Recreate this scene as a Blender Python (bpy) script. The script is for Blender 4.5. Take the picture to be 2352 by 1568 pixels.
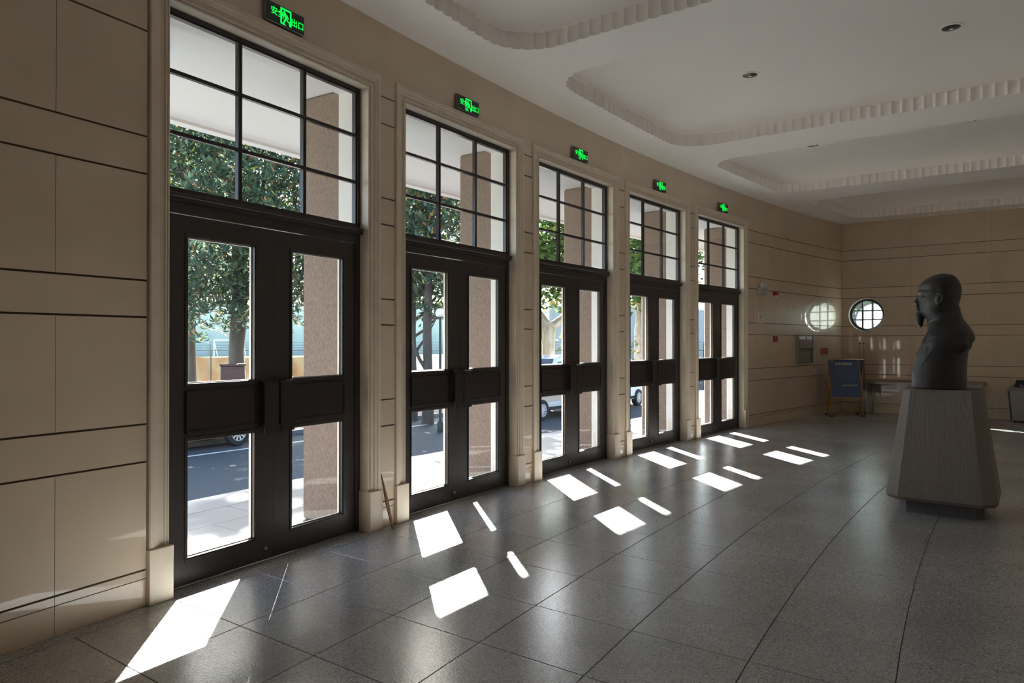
import bpy, bmesh, math, random
import numpy as np
from mathutils import Vector, Matrix
S = bpy.context.scene
for o in list(bpy.data.objects): bpy.data.objects.remove(o)
COL = S.collection
PI = math.pi
R = 47.391            # radius of the curved facade (plane of the door frames)
DL = 0.045568         # angle between two doors, seen from the arc's centre (0,-R)

# ------------------------------------------------------------------ camera, sky, sun, exposure
cam = bpy.data.cameras.new('camera'); camo = bpy.data.objects.new('camera', cam); COL.objects.link(camo)
cam.sensor_width = 36; cam.lens = 1640.66/2352*36; cam.shift_y = -5.43/2352
cam.clip_start = .05; cam.clip_end = 600
yaw, pitch = 0.93912, 0.004925
fw = Vector((math.sin(yaw)*math.cos(pitch), math.cos(yaw)*math.cos(pitch), math.sin(pitch)))
camo.rotation_euler = fw.to_track_quat('-Z', 'Y').to_euler()
camo.location = (-7.3592, -4.4774, 1.5)
S.camera = camo
S.view_settings.view_transform = 'Standard'; S.view_settings.look = 'None'
S.view_settings.gamma = 1; S.view_settings.use_curve_mapping = False
S.view_settings.exposure = 2.42

SUN = Vector((1.03, 1.13, 1)).normalized()      # towards the sun
W = bpy.data.worlds.new('sky'); S.world = W; W.use_nodes = True
nt = W.node_tree; nt.nodes.clear()
sky = nt.nodes.new('ShaderNodeTexSky'); sky.sky_type = 'NISHITA'; sky.sun_disc = False
sky.sun_elevation = math.asin(SUN.z); sky.sun_rotation = math.atan2(SUN.x, SUN.y)
sky.air_density = 1.0; sky.dust_density = 1.2; sky.ozone_density = 1.0
bg = nt.nodes.new('ShaderNodeBackground'); bg.inputs[1].default_value = 0.17
out = nt.nodes.new('ShaderNodeOutputWorld')
nt.links.new(sky.outputs[0], bg.inputs[0]); nt.links.new(bg.outputs[0], out.inputs[0])
sl = bpy.data.lights.new('sun', 'SUN'); sl.energy = 17; sl.angle = math.radians(.6); sl.color = (1, .965, .91)
slo = bpy.data.objects.new('sun', sl); COL.objects.link(slo); slo.rotation_euler = SUN.to_track_quat('Z', 'Y').to_euler()
slo.location = (10, 12, 14)
al = bpy.data.lights.new('hall_fill_light', 'AREA'); al.shape = 'RECTANGLE'; al.size = 16; al.size_y = 2.6; al.energy = 3; al.color = (1, .93, .84)  # added fill lamp before the solid inner wall; brightens the dark interior
alo = bpy.data.objects.new('hall_fill_light', al); COL.objects.link(alo); alo.location = (0, -8.5, 2.0); alo.rotation_euler = (math.radians(90), 0, 0)
S.cycles.max_bounces = 12; S.cycles.diffuse_bounces = 10; S.cycles.glossy_bounces = 4
S.cycles.transparent_max_bounces = 24; S.cycles.caustics_reflective = False; S.cycles.caustics_refractive = False

# ------------------------------------------------------------------ materials
def mat(name, col, rough=.6, metal=0, spec=.5, noise=0, nscale=8, bump=0, bscale=40, coat=0, coatr=.05, emit=None, es=0, col2=None, rnd=0, stretch=None, ndetail=4, rvar=0):
    m = bpy.data.materials.new(name); m.use_nodes = True
    t = m.node_tree; b = t.nodes['Principled BSDF']
    b.inputs['Base Color'].default_value = (*col, 1); b.inputs['Roughness'].default_value = rough
    b.inputs['Metallic'].default_value = metal; b.inputs['Specular IOR Level'].default_value = spec
    b.inputs['Coat Weight'].default_value = coat; b.inputs['Coat Roughness'].default_value = coatr
    if emit: b.inputs['Emission Color'].default_value = (*emit, 1); b.inputs['Emission Strength'].default_value = es
    src = None; tc = None
    if noise or bump or rvar:
        tc = t.nodes.new('ShaderNodeTexCoord'); mp = t.nodes.new('ShaderNodeMapping')
        if stretch: mp.inputs['Scale'].default_value = stretch
        t.links.new(tc.outputs['Object'], mp.inputs[0])
    if noise:
        n = t.nodes.new('ShaderNodeTexNoise'); n.inputs['Scale'].default_value = nscale; n.inputs['Detail'].default_value = ndetail
        t.links.new(mp.outputs[0], n.inputs[0])
        r = t.nodes.new('ShaderNodeValToRGB'); r.color_ramp.elements[0].position = .3; r.color_ramp.elements[1].position = .7
        c2 = col2 or tuple(c*(1-noise) for c in col)
        r.color_ramp.elements[0].color = (*c2, 1); r.color_ramp.elements[1].color = (*col, 1)
        t.links.new(n.outputs[0], r.inputs[0]); src = r.outputs[0]
    if rnd:
        oi = t.nodes.new('ShaderNodeObjectInfo'); mr = t.nodes.new('ShaderNodeMapRange')
        mr.inputs['To Min'].default_value = 1-rnd; mr.inputs['To Max'].default_value = 1+rnd
        t.links.new(oi.outputs['Random'], mr.inputs[0])
        vm = t.nodes.new('ShaderNodeVectorMath'); vm.operation = 'SCALE'
        if src: t.links.new(src, vm.inputs[0])
        else: vm.inputs[0].default_value = col
        t.links.new(mr.outputs[0], vm.inputs['Scale']); src = vm.outputs[0]
    if src: t.links.new(src, b.inputs['Base Color'])
    if rvar:
        n3 = t.nodes.new('ShaderNodeTexNoise'); n3.inputs['Scale'].default_value = 1.7; t.links.new(mp.outputs[0], n3.inputs[0])
        mr2 = t.nodes.new('ShaderNodeMapRange'); mr2.inputs['From Min'].default_value = .3; mr2.inputs['From Max'].default_value = .7
        mr2.inputs['To Min'].default_value = rough-rvar; mr2.inputs['To Max'].default_value = rough+rvar
        t.links.new(n3.outputs[0], mr2.inputs[0]); t.links.new(mr2.outputs[0], b.inputs['Roughness'])
    if bump:
        n2 = t.nodes.new('ShaderNodeTexNoise'); n2.inputs['Scale'].default_value = bscale; n2.inputs['Detail'].default_value = 3
        t.links.new(mp.outputs[0], n2.inputs[0])
        bp = t.nodes.new('ShaderNodeBump'); bp.inputs['Strength'].default_value = bump; bp.inputs['Distance'].default_value = .01
        t.links.new(n2.outputs[0], bp.inputs['Height']); t.links.new(bp.outputs[0], b.inputs['Normal'])
    return m
def terrazzo():
    m = mat('terrazzo', (.3, .29, .28), .23, rnd=.05)
    t = m.node_tree; b = t.nodes['Principled BSDF']
    tc = t.nodes.new('ShaderNodeTexCoord')
    geo = t.nodes.new('ShaderNodeNewGeometry')
    v = t.nodes.new('ShaderNodeTexVoronoi'); v.inputs['Scale'].default_value = 150
    t.links.new(geo.outputs['Position'], v.inputs['Vector'])
    sep = t.nodes.new('ShaderNodeSeparateColor'); t.links.new(v.outputs['Color'], sep.inputs[0])
    r = t.nodes.new('ShaderNodeValToRGB'); cr = r.color_ramp; cr.interpolation = 'CONSTANT'
    cr.elements[0].position = 0; cr.elements[0].color = (.18, .185, .19, 1)
    cr.elements[1].position = .14; cr.elements[1].color = (.31, .315, .32, 1)
    for p, c in ((.45, (.36, .365, .37, 1)), (.8, (.42, .425, .43, 1)), (.93, (.55, .53, .5, 1))):
        e = cr.elements.new(p); e.color = c
    t.links.new(sep.outputs[0], r.inputs[0])
    n = t.nodes.new('ShaderNodeTexNoise'); n.inputs['Scale'].default_value = 1.1; n.inputs['Detail'].default_value = 5
    t.links.new(geo.outputs['Position'], n.inputs[0])
    mr = t.nodes.new('ShaderNodeMapRange'); mr.inputs['From Min'].default_value = .3; mr.inputs['From Max'].default_value = .7
    mr.inputs['To Min'].default_value = .80; mr.inputs['To Max'].default_value = 1.1
    t.links.new(n.outputs[0], mr.inputs[0])
    oi = t.nodes.new('ShaderNodeObjectInfo'); m2 = t.nodes.new('ShaderNodeMapRange'); m2.inputs['To Min'].default_value = .95; m2.inputs['To Max'].default_value = 1.05
    t.links.new(oi.outputs['Random'], m2.inputs[0])
    mu = t.nodes.new('ShaderNodeMath'); mu.operation = 'MULTIPLY'; t.links.new(mr.outputs[0], mu.inputs[0]); t.links.new(m2.outputs[0], mu.inputs[1])
    vm = t.nodes.new('ShaderNodeVectorMath'); vm.operation = 'SCALE'; t.links.new(r.outputs[0], vm.inputs[0]); t.links.new(mu.outputs[0], vm.inputs['Scale'])
    t.links.new(vm.outputs[0], b.inputs['Base Color'])
    n2 = t.nodes.new('ShaderNodeTexNoise'); n2.inputs['Scale'].default_value = 90; n2.inputs['Detail'].default_value = 2
    t.links.new(geo.outputs['Position'], n2.inputs[0])
    bp = t.nodes.new('ShaderNodeBump'); bp.inputs['Strength'].default_value = .22; bp.inputs['Distance'].default_value = .003
    t.links.new(n2.outputs[0], bp.inputs['Height']); t.links.new(bp.outputs[0], b.inputs['Normal'])
    b.inputs['IOR'].default_value = 2.1; b.inputs['Specular IOR Level'].default_value = .5
    return m
def glassmat(name, tint=(1, 1, 1), rough=0, haze=0):
    m = bpy.data.materials.new(name); m.use_nodes = True; t = m.node_tree; t.nodes.clear()
    o = t.nodes.new('ShaderNodeOutputMaterial'); tr = t.nodes.new('ShaderNodeBsdfTransparent'); tr.inputs[0].default_value = (*tint, 1)
    g = t.nodes.new('ShaderNodeBsdfGlossy'); g.inputs['Roughness'].default_value = rough
    f = t.nodes.new('ShaderNodeFresnel'); f.inputs[0].default_value = 1.45
    gn = t.nodes.new('ShaderNodeNewGeometry'); ir = t.nodes.new('ShaderNodeMapRange'); ir.inputs['To Min'].default_value = 1.33; ir.inputs['To Max'].default_value = 1/1.33
    t.links.new(gn.outputs['Backfacing'], ir.inputs[0]); t.links.new(ir.outputs[0], f.inputs[0])
    mx = t.nodes.new('ShaderNodeMixShader'); t.links.new(f.outputs[0], mx.inputs[0]); t.links.new(tr.outputs[0], mx.inputs[1]); t.links.new(g.outputs[0], mx.inputs[2])
    last = mx
    if haze:
        d = t.nodes.new('ShaderNodeBsdfDiffuse'); d.inputs[0].default_value = (.8, .82, .8, 1)
        tl = t.nodes.new('ShaderNodeBsdfTranslucent'); tl.inputs[0].default_value = (.8, .85, .85, 1)
        a = t.nodes.new('ShaderNodeMixShader'); a.inputs[0].default_value = .6; t.links.new(d.outputs[0], a.inputs[1]); t.links.new(tl.outputs[0], a.inputs[2])
        m3 = t.nodes.new('ShaderNodeMixShader'); m3.inputs[0].default_value = haze
        t.links.new(mx.outputs[0], m3.inputs[1]); t.links.new(a.outputs[0], m3.inputs[2]); last = m3
    t.links.new(last.outputs[0], o.inputs[0]); return m
def leafmat(name, cols, rough=.4):
    m = bpy.data.materials.new(name); m.use_nodes = True; t = m.node_tree; b = t.nodes['Principled BSDF']
    b.inputs['Roughness'].default_value = rough
    tc = t.nodes.new('ShaderNodeNewGeometry'); n = t.nodes.new('ShaderNodeTexWhiteNoise'); n.noise_dimensions = '1D'
    t.links.new(tc.outputs['Random Per Island'], n.inputs['W'])
    r = t.nodes.new('ShaderNodeValToRGB'); r.color_ramp.interpolation = 'CONSTANT'
    els = r.color_ramp.elements
    for i, (p, c) in enumerate(cols):
        e = els[i] if i < 2 else els.new(p)
        e.position = p; e.color = (*c, 1)
    t.links.new(n.outputs[0], r.inputs[0]); t.links.new(r.outputs[0], b.inputs['Base Color'])
    tl = t.nodes.new('ShaderNodeBsdfTranslucent'); t.links.new(r.outputs[0], tl.inputs[0])
    mx = t.nodes.new('ShaderNodeMixShader'); mx.inputs[0].default_value = .3
    o = t.nodes['Material Output']; t.links.new(b.outputs[0], mx.inputs[1]); t.links.new(tl.outputs[0], mx.inputs[2]); t.links.new(mx.outputs[0], o.inputs[0])
    return m
M = {}
M['wall'] = mat('polished_stone_wall', (.67, .54, .405), .34, noise=.10, nscale=2.2, coat=.9, coatr=.03, rnd=.03)
M['groove'] = mat('stone_joint', (.16, .12, .085), .9)
M['trim'] = mat('door_surround_stone', (.72, .62, .50), .45, noise=.12, nscale=6, coat=.15, coatr=.15)
M['ceil'] = mat('ceiling_paint', (.93, .88, .84), .75, noise=.03, nscale=1.5)
M['floor'] = terrazzo()
M['gap'] = mat('floor_joint', (.05, .045, .04), .8)
M['bronze'] = mat('dark_bronze_metal', (.036, .028, .026), .34, spec=.5, noise=.2, nscale=3)
M['bronze2'] = mat('dark_bronze_plate', (.04, .03, .027), .3, metal=.4)
M['bead'] = mat('pale_glazing_seal', (.75, .72, .64), .5)
M['glass'] = glassmat('door_glass', (.93, .95, .95))
M['oldglass'] = glassmat('hazy_round_glass', (.9, .95, .93), .1, haze=.13)
M['pier'] = mat('granite_render', (.27, .195, .15), .8, noise=.3, nscale=60, bump=.6, bscale=120, col2=(.17, .12, .092), stretch=(1, 1, .55))
M['white'] = mat('white_paint', (.8, .8, .78), .6)
M['soffit'] = mat('pale_grey_render', (.74, .73, .71), .8)
M['paving'] = mat('pale_paving', (.15, .16, .17), .5, noise=.08, nscale=2, rnd=.03)
M['asphalt'] = mat('asphalt', (.06, .065, .072), .85, noise=.3, nscale=30, bump=.3, bscale=60)
M['line'] = mat('road_paint', (.75, .75, .73), .6, noise=.15, nscale=20)
M['brick'] = mat('brick_paving', (.42, .25, .2), .8, noise=.3, nscale=6)
M['turf'] = mat('pale_turf', (.36, .42, .22), .9, noise=.2, nscale=.5)
M['sand'] = mat('pale_ground', (.6, .58, .52), .9, noise=.15, nscale=1)
M['farwall'] = mat('grey_panel_wall', (.34, .40, .42), .8, noise=.15, nscale=.4)
M['farwall2'] = mat('white_panel', (.7, .72, .72), .8)
M['bark'] = mat('bark', (.11, .09, .075), .9, noise=.4, nscale=6, bump=1, bscale=14, stretch=(1, 1, .3))
M['bark2'] = mat('plane_bark', (.42, .37, .29), .9, noise=.5, nscale=7, bump=.5, bscale=10, col2=(.2, .16, .12), stretch=(1, 1, .5))
M['leaf'] = leafmat('magnolia_leaves', [(0, (.05, .10, .065)), (.3, (.08, .14, .09)), (.6, (.12, .19, .12)), (.80, (.19, .25, .13)), (.92, (.40, .42, .09)), (.96, (.5, .2, .09))], .3)
M['leaf2'] = leafmat('plane_leaves', [(0, (.06, .12, .03)), (.4, (.10, .19, .05)), (.7, (.17, .27, .06)), (.88, (.38, .36, .06))], .5)
M['leaf3'] = leafmat('yellow_leaves', [(0, (.4, .38, .06)), (.5, (.25, .33, .07)), (.8, (.5, .42, .08))], .5)
M['fence'] = mat('fence_steel', (.05, .06, .05), .6, metal=.3)
M['orange'] = mat('orange_banner', (.30, .12, .045), .8, noise=.6, nscale=1.1, col2=(.42, .34, .2))
M['carblack'] = mat('dark_car_paint', (.012, .013, .016), .2, coat=1)
M['carwhite'] = mat('white_car_paint', (.72, .73, .74), .25, coat=1)
M['flanksun'] = mat('tan_sun_reflection', (.62, .5, .38), .35, coat=.5)  # tan of sunlight reflected on the white van's flank, put into the colour
M['tyre'] = mat('tyre_rubber', (.025, .025, .025), .8)
M['rim'] = mat('alloy_rim', (.75, .73, .7), .4, metal=.2)
M['carglass'] = mat('car_glass', (.02, .025, .03), .08, spec=.8)
M['binbrown'] = mat('dark_brown_box', (.10, .055, .045), .5, noise=.3, nscale=6)
M['globe'] = mat('opal_globe', (.85, .84, .82), .3)
M['signgreen'] = mat('exit_sign_dark', (.012, .03, .016), .25)
M['signcase'] = mat('exit_sign_case', (.25, .24, .23), .4, metal=.6)
M['glow'] = mat('exit_sign_glow', (0, .3, .05), .5, emit=(.0, 1, .08), es=.21)
M['concrete'] = mat('pedestal_concrete', (.21, .185, .165), .85, noise=.15, nscale=5, bump=.8, bscale=55, stretch=(1, 1, .14))
M['plinth'] = mat('dark_plinth', (.10, .09, .095), .6)
M['statue'] = mat('dark_bronze_statue', (.026, .023, .024), .5, metal=.0, noise=.35, nscale=9, bump=.25, bscale=14, spec=.5)
M['blue'] = mat('blue_board', (.02, .055, .19), .35, coat=.3)
M['gold'] = mat('gold_tube', (.55, .3, .08), .3, metal=.9)
M['txt'] = mat('white_lettering', (.55, .55, .58), .6)
M['txtdim'] = mat('pale_blue_lettering', (.19, .21, .30), .6)
M['txtgreen'] = mat('pale_green_lettering', (.42, .45, .36), .6)
M['steel'] = mat('brushed_steel', (.33, .31, .29), .34, metal=.5, noise=.1, nscale=3)
M['steeldark'] = mat('dark_steel', (.08, .075, .07), .4, metal=.6)
M['plastic'] = mat('grey_plastic', (.45, .43, .41), .5)
M['plaque'] = mat('pale_plaque', (.72, .66, .62), .5)
M['red'] = mat('red_plastic', (.35, .02, .015), .4)
M['redsign'] = mat('red_sign', (.36, .025, .015), .5)
M['lamp'] = mat('clear_lens', (.75, .75, .75), .1, spec=.8)
M['wood'] = mat('bench_wood', (.34, .22, .13), .4, noise=.3, nscale=4, stretch=(1, .15, 1))
M['woodstick'] = mat('brown_wood', (.16, .075, .04), .6)
M['black'] = mat('black_plastic', (.015, .015, .015), .35)
M['lettergrey'] = mat('grey_lettering', (.42, .42, .42), .5)
M['downmetal'] = mat('downlight_metal', (.12, .10, .085), .3, metal=.7)

# ------------------------------------------------------------------ helpers
class MB:
    def __init__(s): s.v = []; s.f = []
    def add(s, vs, fs):
        n = len(s.v); s.v += [tuple(v) for v in vs]; s.f += [tuple(i+n for i in f) for f in fs]; return s
    def box(s, x0, x1, y0, y1, z0, z1, bev=0):
        if bev:
            b = bev
            for axis in (0,):
                vs = []
                for z, k in ((z0, b), (z0+b, 0), (z1-b, 0), (z1, b)):
                    vs += [(x0+k+b*(k == 0), y0+k, z), (x1-k-b*(k == 0), y0+k, z), (x1-k, y0+k+b*(k == 0), z), (x1-k, y1-k-b*(k == 0), z), (x1-k-b*(k == 0), y1-k, z), (x0+k+b*(k == 0), y1-k, z), (x0+k, y1-k-b*(k == 0), z), (x0+k, y0+k+b*(k == 0), z)]
                fs = [tuple(range(7, -1, -1)), tuple(range(24, 32))]
                for l in range(3):
                    for i in range(8):
                        j = (i+1) % 8; fs.append((l*8+i, l*8+j, l*8+8+j, l*8+8+i))
                return s.add(vs, fs)
        vs = [(x, y, z) for z in (z0, z1) for x, y in ((x0, y0), (x1, y0), (x1, y1), (x0, y1))]
        return s.add(vs, [(3, 2, 1, 0), (4, 5, 6, 7), (0, 1, 5, 4), (1, 2, 6, 5), (2, 3, 7, 6), (3, 0, 4, 7)])
    def prism(s, poly, z0, z1):           # poly in xy
        n = len(poly); vs = [(x, y, z0) for x, y in poly]+[(x, y, z1) for x, y in poly]
        return s.add(vs, [tuple(range(n-1, -1, -1)), tuple(range(n, 2*n))]+[(i, (i+1) % n, n+(i+1) % n, n+i) for i in range(n)])
    def loft(s, loops, cap=True, closed=True):
        n = len(loops[0]); vs = [p for l in loops for p in l]; fs = []
        for k in range(len(loops)-1):
            for i in range(n if closed else n-1):
                j = (i+1) % n; fs.append((k*n+i, k*n+j, (k+1)*n+j, (k+1)*n+i))
        if cap: fs += [tuple(range(n-1, -1, -1)), tuple(range((len(loops)-1)*n, len(loops)*n))]
        return s.add(vs, fs)
    def tube(s, pts, rad, seg=8, cap=True):
        pts = [Vector(p) for p in pts]; rs = rad if isinstance(rad, (list, tuple)) else [rad]*len(pts); loops = []
        up = Vector((0, 0, 1)); t0 = (pts[1]-pts[0]).normalized()
        if abs(t0.z) > .9: up = Vector((1, 0, 0))
        a = t0.cross(up).normalized()
        for i, p in enumerate(pts):
            t = (pts[min(i+1, len(pts)-1)]-pts[max(i-1, 0)]).normalized()
            a = (a-t*a.dot(t)).normalized(); b = t.cross(a)
            loops.append([p+(a*math.cos(2*PI*k/seg)+b*math.sin(2*PI*k/seg))*rs[i] for k in range(seg)])
        return s.loft(loops, cap)
    def lathe(s, prof, seg=24, c=(0, 0, 0), axis='z', cap=True):
        loops = []
        for r, h in prof:
            l = []
            for k in range(seg):
                x, y = r*math.cos(2*PI*k/seg), r*math.sin(2*PI*k/seg)
                p = (x, y, h) if axis == 'z' else ((x, h, y) if axis == 'y' else (h, x, y))
                l.append((p[0]+c[0], p[1]+c[1], p[2]+c[2]))
            loops.append(l)
        return s.loft(loops, cap)
    def ell(s, c, r, seg=16, rings=10, rot=None):
        loops = []
        for i in range(1, rings):
            a = PI*i/rings
            loops.append([(math.sin(a)*math.cos(2*PI*k/seg), math.sin(a)*math.sin(2*PI*k/seg), math.cos(a)) for k in range(seg)])
        top, bot = (0, 0, 1), (0, 0, -1)
        vs = [top, bot]+[p for l in loops for p in l]
        fs = [(0, 2+i, 2+(i+1) % seg) for i in range(seg)]
        for l in range(len(loops)-1):
            for i in range(seg):
                j = (i+1) % seg; fs.append((2+l*seg+j, 2+l*seg+i, 2+(l+1)*seg+i, 2+(l+1)*seg+j))
        b = 2+(len(loops)-1)*seg
        fs += [(1, b+(i+1) % seg, b+i) for i in range(seg)]
        out = []
        for v in vs:
            p = Vector((v[0]*r[0], v[1]*r[1], v[2]*r[2]))
            if rot: p = rot @ p
            out.append((p.x+c[0], p.y+c[1], p.z+c[2]))
        return s.add(out, fs)
    def mesh(s, name, m, smooth=False):
        me = bpy.data.meshes.new(name); me.from_pydata(s.v, [], s.f)
        if m: me.materials.append(M[m])
        if smooth:
            me.polygons.foreach_set('use_smooth', [True]*len(me.polygons))
        me.validate(); me.update()
        return me
    def build(s, name, m, parent=None, smooth=False, loc=(0, 0, 0), rz=0, fix=True):
        me = s.mesh(name, m, smooth)
        if fix:
            bm = bmesh.new(); bm.from_mesh(me); bmesh.ops.recalc_face_normals(bm, faces=bm.faces); bm.to_mesh(me); bm.free()
            if smooth:
                try: me.set_sharp_from_angle(angle=math.radians(40))
                except Exception: pass
        return put(name, me, parent, loc, rz)
def put(name, me, parent=None, loc=(0, 0, 0), rz=0):
    o = bpy.data.objects.new(name, me); COL.objects.link(o); o.location = loc; o.rotation_euler = (0, 0, rz); o.parent = parent
    return o
def tag(o, label=None, cat=None, group=None, kind=None):
    if label: o['label'] = label
    if cat: o['category'] = cat
    if group: o['group'] = group
    if kind: o['kind'] = kind
    return o
def empty(name, loc=(0, 0, 0), rz=0):
    o = bpy.data.objects.new(name, None); COL.objects.link(o); o.location = loc; o.rotation_euler = (0, 0, rz); o.empty_display_size = .1
    return o
def text_mesh(body, size, depth=0, bold=0):
    c = bpy.data.curves.new('lettering', 'FONT'); c.body = body; c.size = size; c.extrude = depth; c.align_x = 'LEFT'; c.resolution_u = 2; c.offset = bold
    o = bpy.data.objects.new('lettering', c); COL.objects.link(o)
    me = bpy.data.meshes.new_from_object(o.evaluated_get(bpy.context.evaluated_depsgraph_get()))
    bpy.data.objects.remove(o); bpy.data.curves.remove(c)
    return me
def arc(th_x, off):       # point at plan x, radial offset 'off' (positive = outdoors)
    return (th_x, -R+math.sqrt((R+off)**2-th_x**2))
def pol(th, off):         # th in door units
    a = (th-3)*DL; return ((R+off)*math.sin(a), -R+(R+off)*math.cos(a))
def smoothstep(t): return t*t*(3-2*t)

# ------------------------------------------------------------------ floor
XW = 9.574           # side wall plane
XWL = -9.574
YB = -8.6            # inner wall
HC = 4.10            # ceiling height
WO = -.08            # facade wall face offset
fl = MB()
xs = [XWL+(XW-XWL)*i/40 for i in range(41)]
fl.prism([(XWL, YB), (XW, YB)]+[arc(x, .02) for x in reversed(xs)], -.12, -.004)
floor = tag(fl.build('floor', 'gap'), kind='structure', label='grey terrazzo floor with curved rows of tiles')
rowo = [-.185, -.79, -1.394, -1.998, -2.60, -3.205, -3.81, -4.415, -5.02]
def tile(x0, x1, o0, o1, g=.0022):
    a = [arc(x0+g, o0-g), arc(x1-g, o0-g), arc(x1-g, o1+g), arc(x0+g, o1+g)]
    cx = sum(p[0] for p in a)/4; cy = sum(p[1] for p in a)/4
    b = .0015
    mb = MB()
    def lp(k, z): return [((p[0]-cx)*(1-k/.3)+cx, (p[1]-cy)*(1-k/.3)+cy, z) for p in a]
    mb.loft([lp(0, -.03), lp(0, -.0012), lp(b, 0)])
    return mb.build('tile', 'floor', floor)
k0, k1 = -16, 12
xl = [.107+.584*k for k in range(k0, 17)]
xl = [x for x in xl if XWL+.05 < x < XW-.05]
xl = [XWL+.01]+xl+[XW-.01]
for j in range(8):
    for i in range(len(xl)-1):
        if xl[i+1] < -6.7: continue
        tile(xl[i], xl[i+1], rowo[j], rowo[j+1])
# margin strip beside the doors and the far part of the floor
mb = MB()
for i in range(40):
    a = [arc(xs[i], .0), arc(xs[i+1], .0), arc(xs[i+1], -.183), arc(xs[i], -.183)]
    mb.add([(p[0], p[1], 0) for p in a]+[(p[0], p[1], -.02) for p in a], [(0, 3, 2, 1), (4, 5, 6, 7)])
mb.build('threshold_margin', 'floor', floor, fix=False)
mb = MB()
mb.prism([(XWL, YB), (XW, YB)]+[arc(x, -5.024) for x in reversed(xs)], -.02, 0)
mb.prism([(XWL, arc(XWL, -5.02)[1]), (-6.92, arc(-6.92, -5.02)[1]), (-6.92, arc(-6.92, -.19)[1]), (XWL, arc(XWL, -.19)[1])], -.02, 0)
mb.build('plain_terrazzo', 'floor', floor)

# ------------------------------------------------------------------ ceiling with four coffers
def coffer_outline(x0, x1, d=0, rc=.42):
    """closed polyline, counter-clockwise from above, inset by d"""
    x0 += d; x1 -= d; rr = min(rc+.28*d, (x1-x0)*.47); yo = -.63-d
    yb = -7.6+d
    pts = []
    def corner(cx, cy, a0, a1, n=10):
        for k in range(n+1):
            a = math.radians(a0+(a1-a0)*k/n); pts.append((cx+rr*math.cos(a), cy+rr*math.sin(a)))
    corner(x1-rr, yb+rr, 270, 360)
    y1 = arc(x1-rr, yo)[1]; corner(x1-rr, y1-rr, 0, 88)
    for k in range(1, 16):
        x = (x1-rr)+(x0+rr-(x1-rr))*k/16; pts.append(arc(x, yo))
    y0 = arc(x0+rr, yo)[1]; corner(x0+rr, y0-rr, 92, 180)
    corner(x0+rr, yb+rr, 180, 270)
    return pts
def resample(pts, n):
    P = [Vector(p) for p in pts]+[Vector(pts[0])]
    L = [0]
    for a, b in zip(P, P[1:]): L.append(L[-1]+(b-a).length)
    out = []; k = 0
    for i in range(n):
        s = L[-1]*i/n
        while L[k+1] < s: k += 1
        t = (s-L[k])/max(1e-9, L[k+1]-L[k]); p = P[k].lerp(P[k+1], t); tg = (P[k+1]-P[k]).normalized()
        out.append((p, Vector((tg.y, -tg.x))))       # outward normal for ccw
    return out, L[-1]
coffers = [(-5.30, -2.10), (-1.45, 1.73), (2.60, 5.46), (6.42, 9.02), (-9.1, -6.2)]
bm = bmesh.new()
def ring(pts):
    vs = [bm.verts.new((p[0], p[1], HC)) for p in pts]
    return [bm.edges.new((vs[i], vs[(i+1) % len(vs)])) for i in range(len(vs))]
E = ring([(XWL-.1, YB-.1), (XW+.1, YB-.1)]+[arc(x*1.01, .01) for x in reversed(xs)])
scal = []
for (a, b) in coffers:
    o = coffer_outline(a, b); _, L = resample(o, 8)
    nf = int(L/.108); rs, _ = resample(o, nf*6)
    sc = []
    for i, (p, n) in enumerate(rs):
        t = (i % 6)/6; sc.append(p+n*(.026*math.sqrt(max(0, 1-(2*t-1)**2))))
    scal.append(([ (q.x, q.y) for q in sc], [(p.x, p.y) for p, n in rs]))
    E += ring(scal[-1][0])
bmesh.ops.triangle_fill(bm, use_beauty=True, use_dissolve=False, edges=E)
me = bpy.data.meshes.new('ceiling'); bm.to_mesh(me); bm.free(); me.materials.append(M['ceil'])
# make normals face down
ceil = put('ceiling', me); tag(ceil, 'off-white plaster ceiling with long recessed coffers', kind='structure')
ZB, ZT = 4.245, 4.53
for (a, b), (sc, ins) in zip(coffers, scal):
    mb = MB(); n = len(sc)
    mb.loft([[(x, y, HC) for x, y in sc], [(x, y, ZB) for x, y in sc], [(x, y, ZB) for x, y in ins]], cap=False)
    o = mb.build('fluted_rim', 'ceil', ceil, fix=False); tag(o, 'scalloped band of small flutes around a coffer')
    me2 = o.data; me2.polygons.foreach_set('use_smooth', [True]*len(me2.polygons)); me2.set_sharp_from_angle(angle=math.radians(50))
    loops = []
    D = .92
    for k in range(13):
        t = k/12; ang = t*PI/2
        d = D*(1-math.cos(ang)); z = ZB+(ZT-ZB)*math.sin(ang)
        loops.append([(p[0], p[1], z) for p in coffer_outline(a, b, d)])
    # align starts: all outlines start at same param (corner) - fine
    mb = MB(); mb.loft(loops, cap=False)
    nn = len(mb.v); mb.f.append(tuple(range(nn-len(loops[0]), nn)))
    mb.build('coffer_vault', 'ceil', ceil, smooth=True, fix=False)

# ------------------------------------------------------------------ walls
ZJ = [0, .155, .205, .82, 1.035, 1.645, 1.855, 2.465, 2.68, 3.285, 3.505]
G1 = [.001, .005, .006, .006, .006, .006, .006, .006, .006, .006]
def stone_panel(parent, x0, x1, z0, z1, gz0, gz1, gx=.0012, th=.02, front=WO):
    mb = MB()
    n = max(1, int((x1-x0)/.5))
    q = [x0+gx+(x1-x0-2*gx)*k/n for k in range(n+1)]
    fr = [arc(x, front) for x in q]; bk = [arc(x, front+th) for x in reversed(q)]
    mb.prism(fr+bk, z0+gz0, z1-gz1)
    return mb.build('panel', 'wall', parent)
wf = MB()
HO = .853; HT = 3.53
def xth(th): return pol(th, WO)[0]
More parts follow.
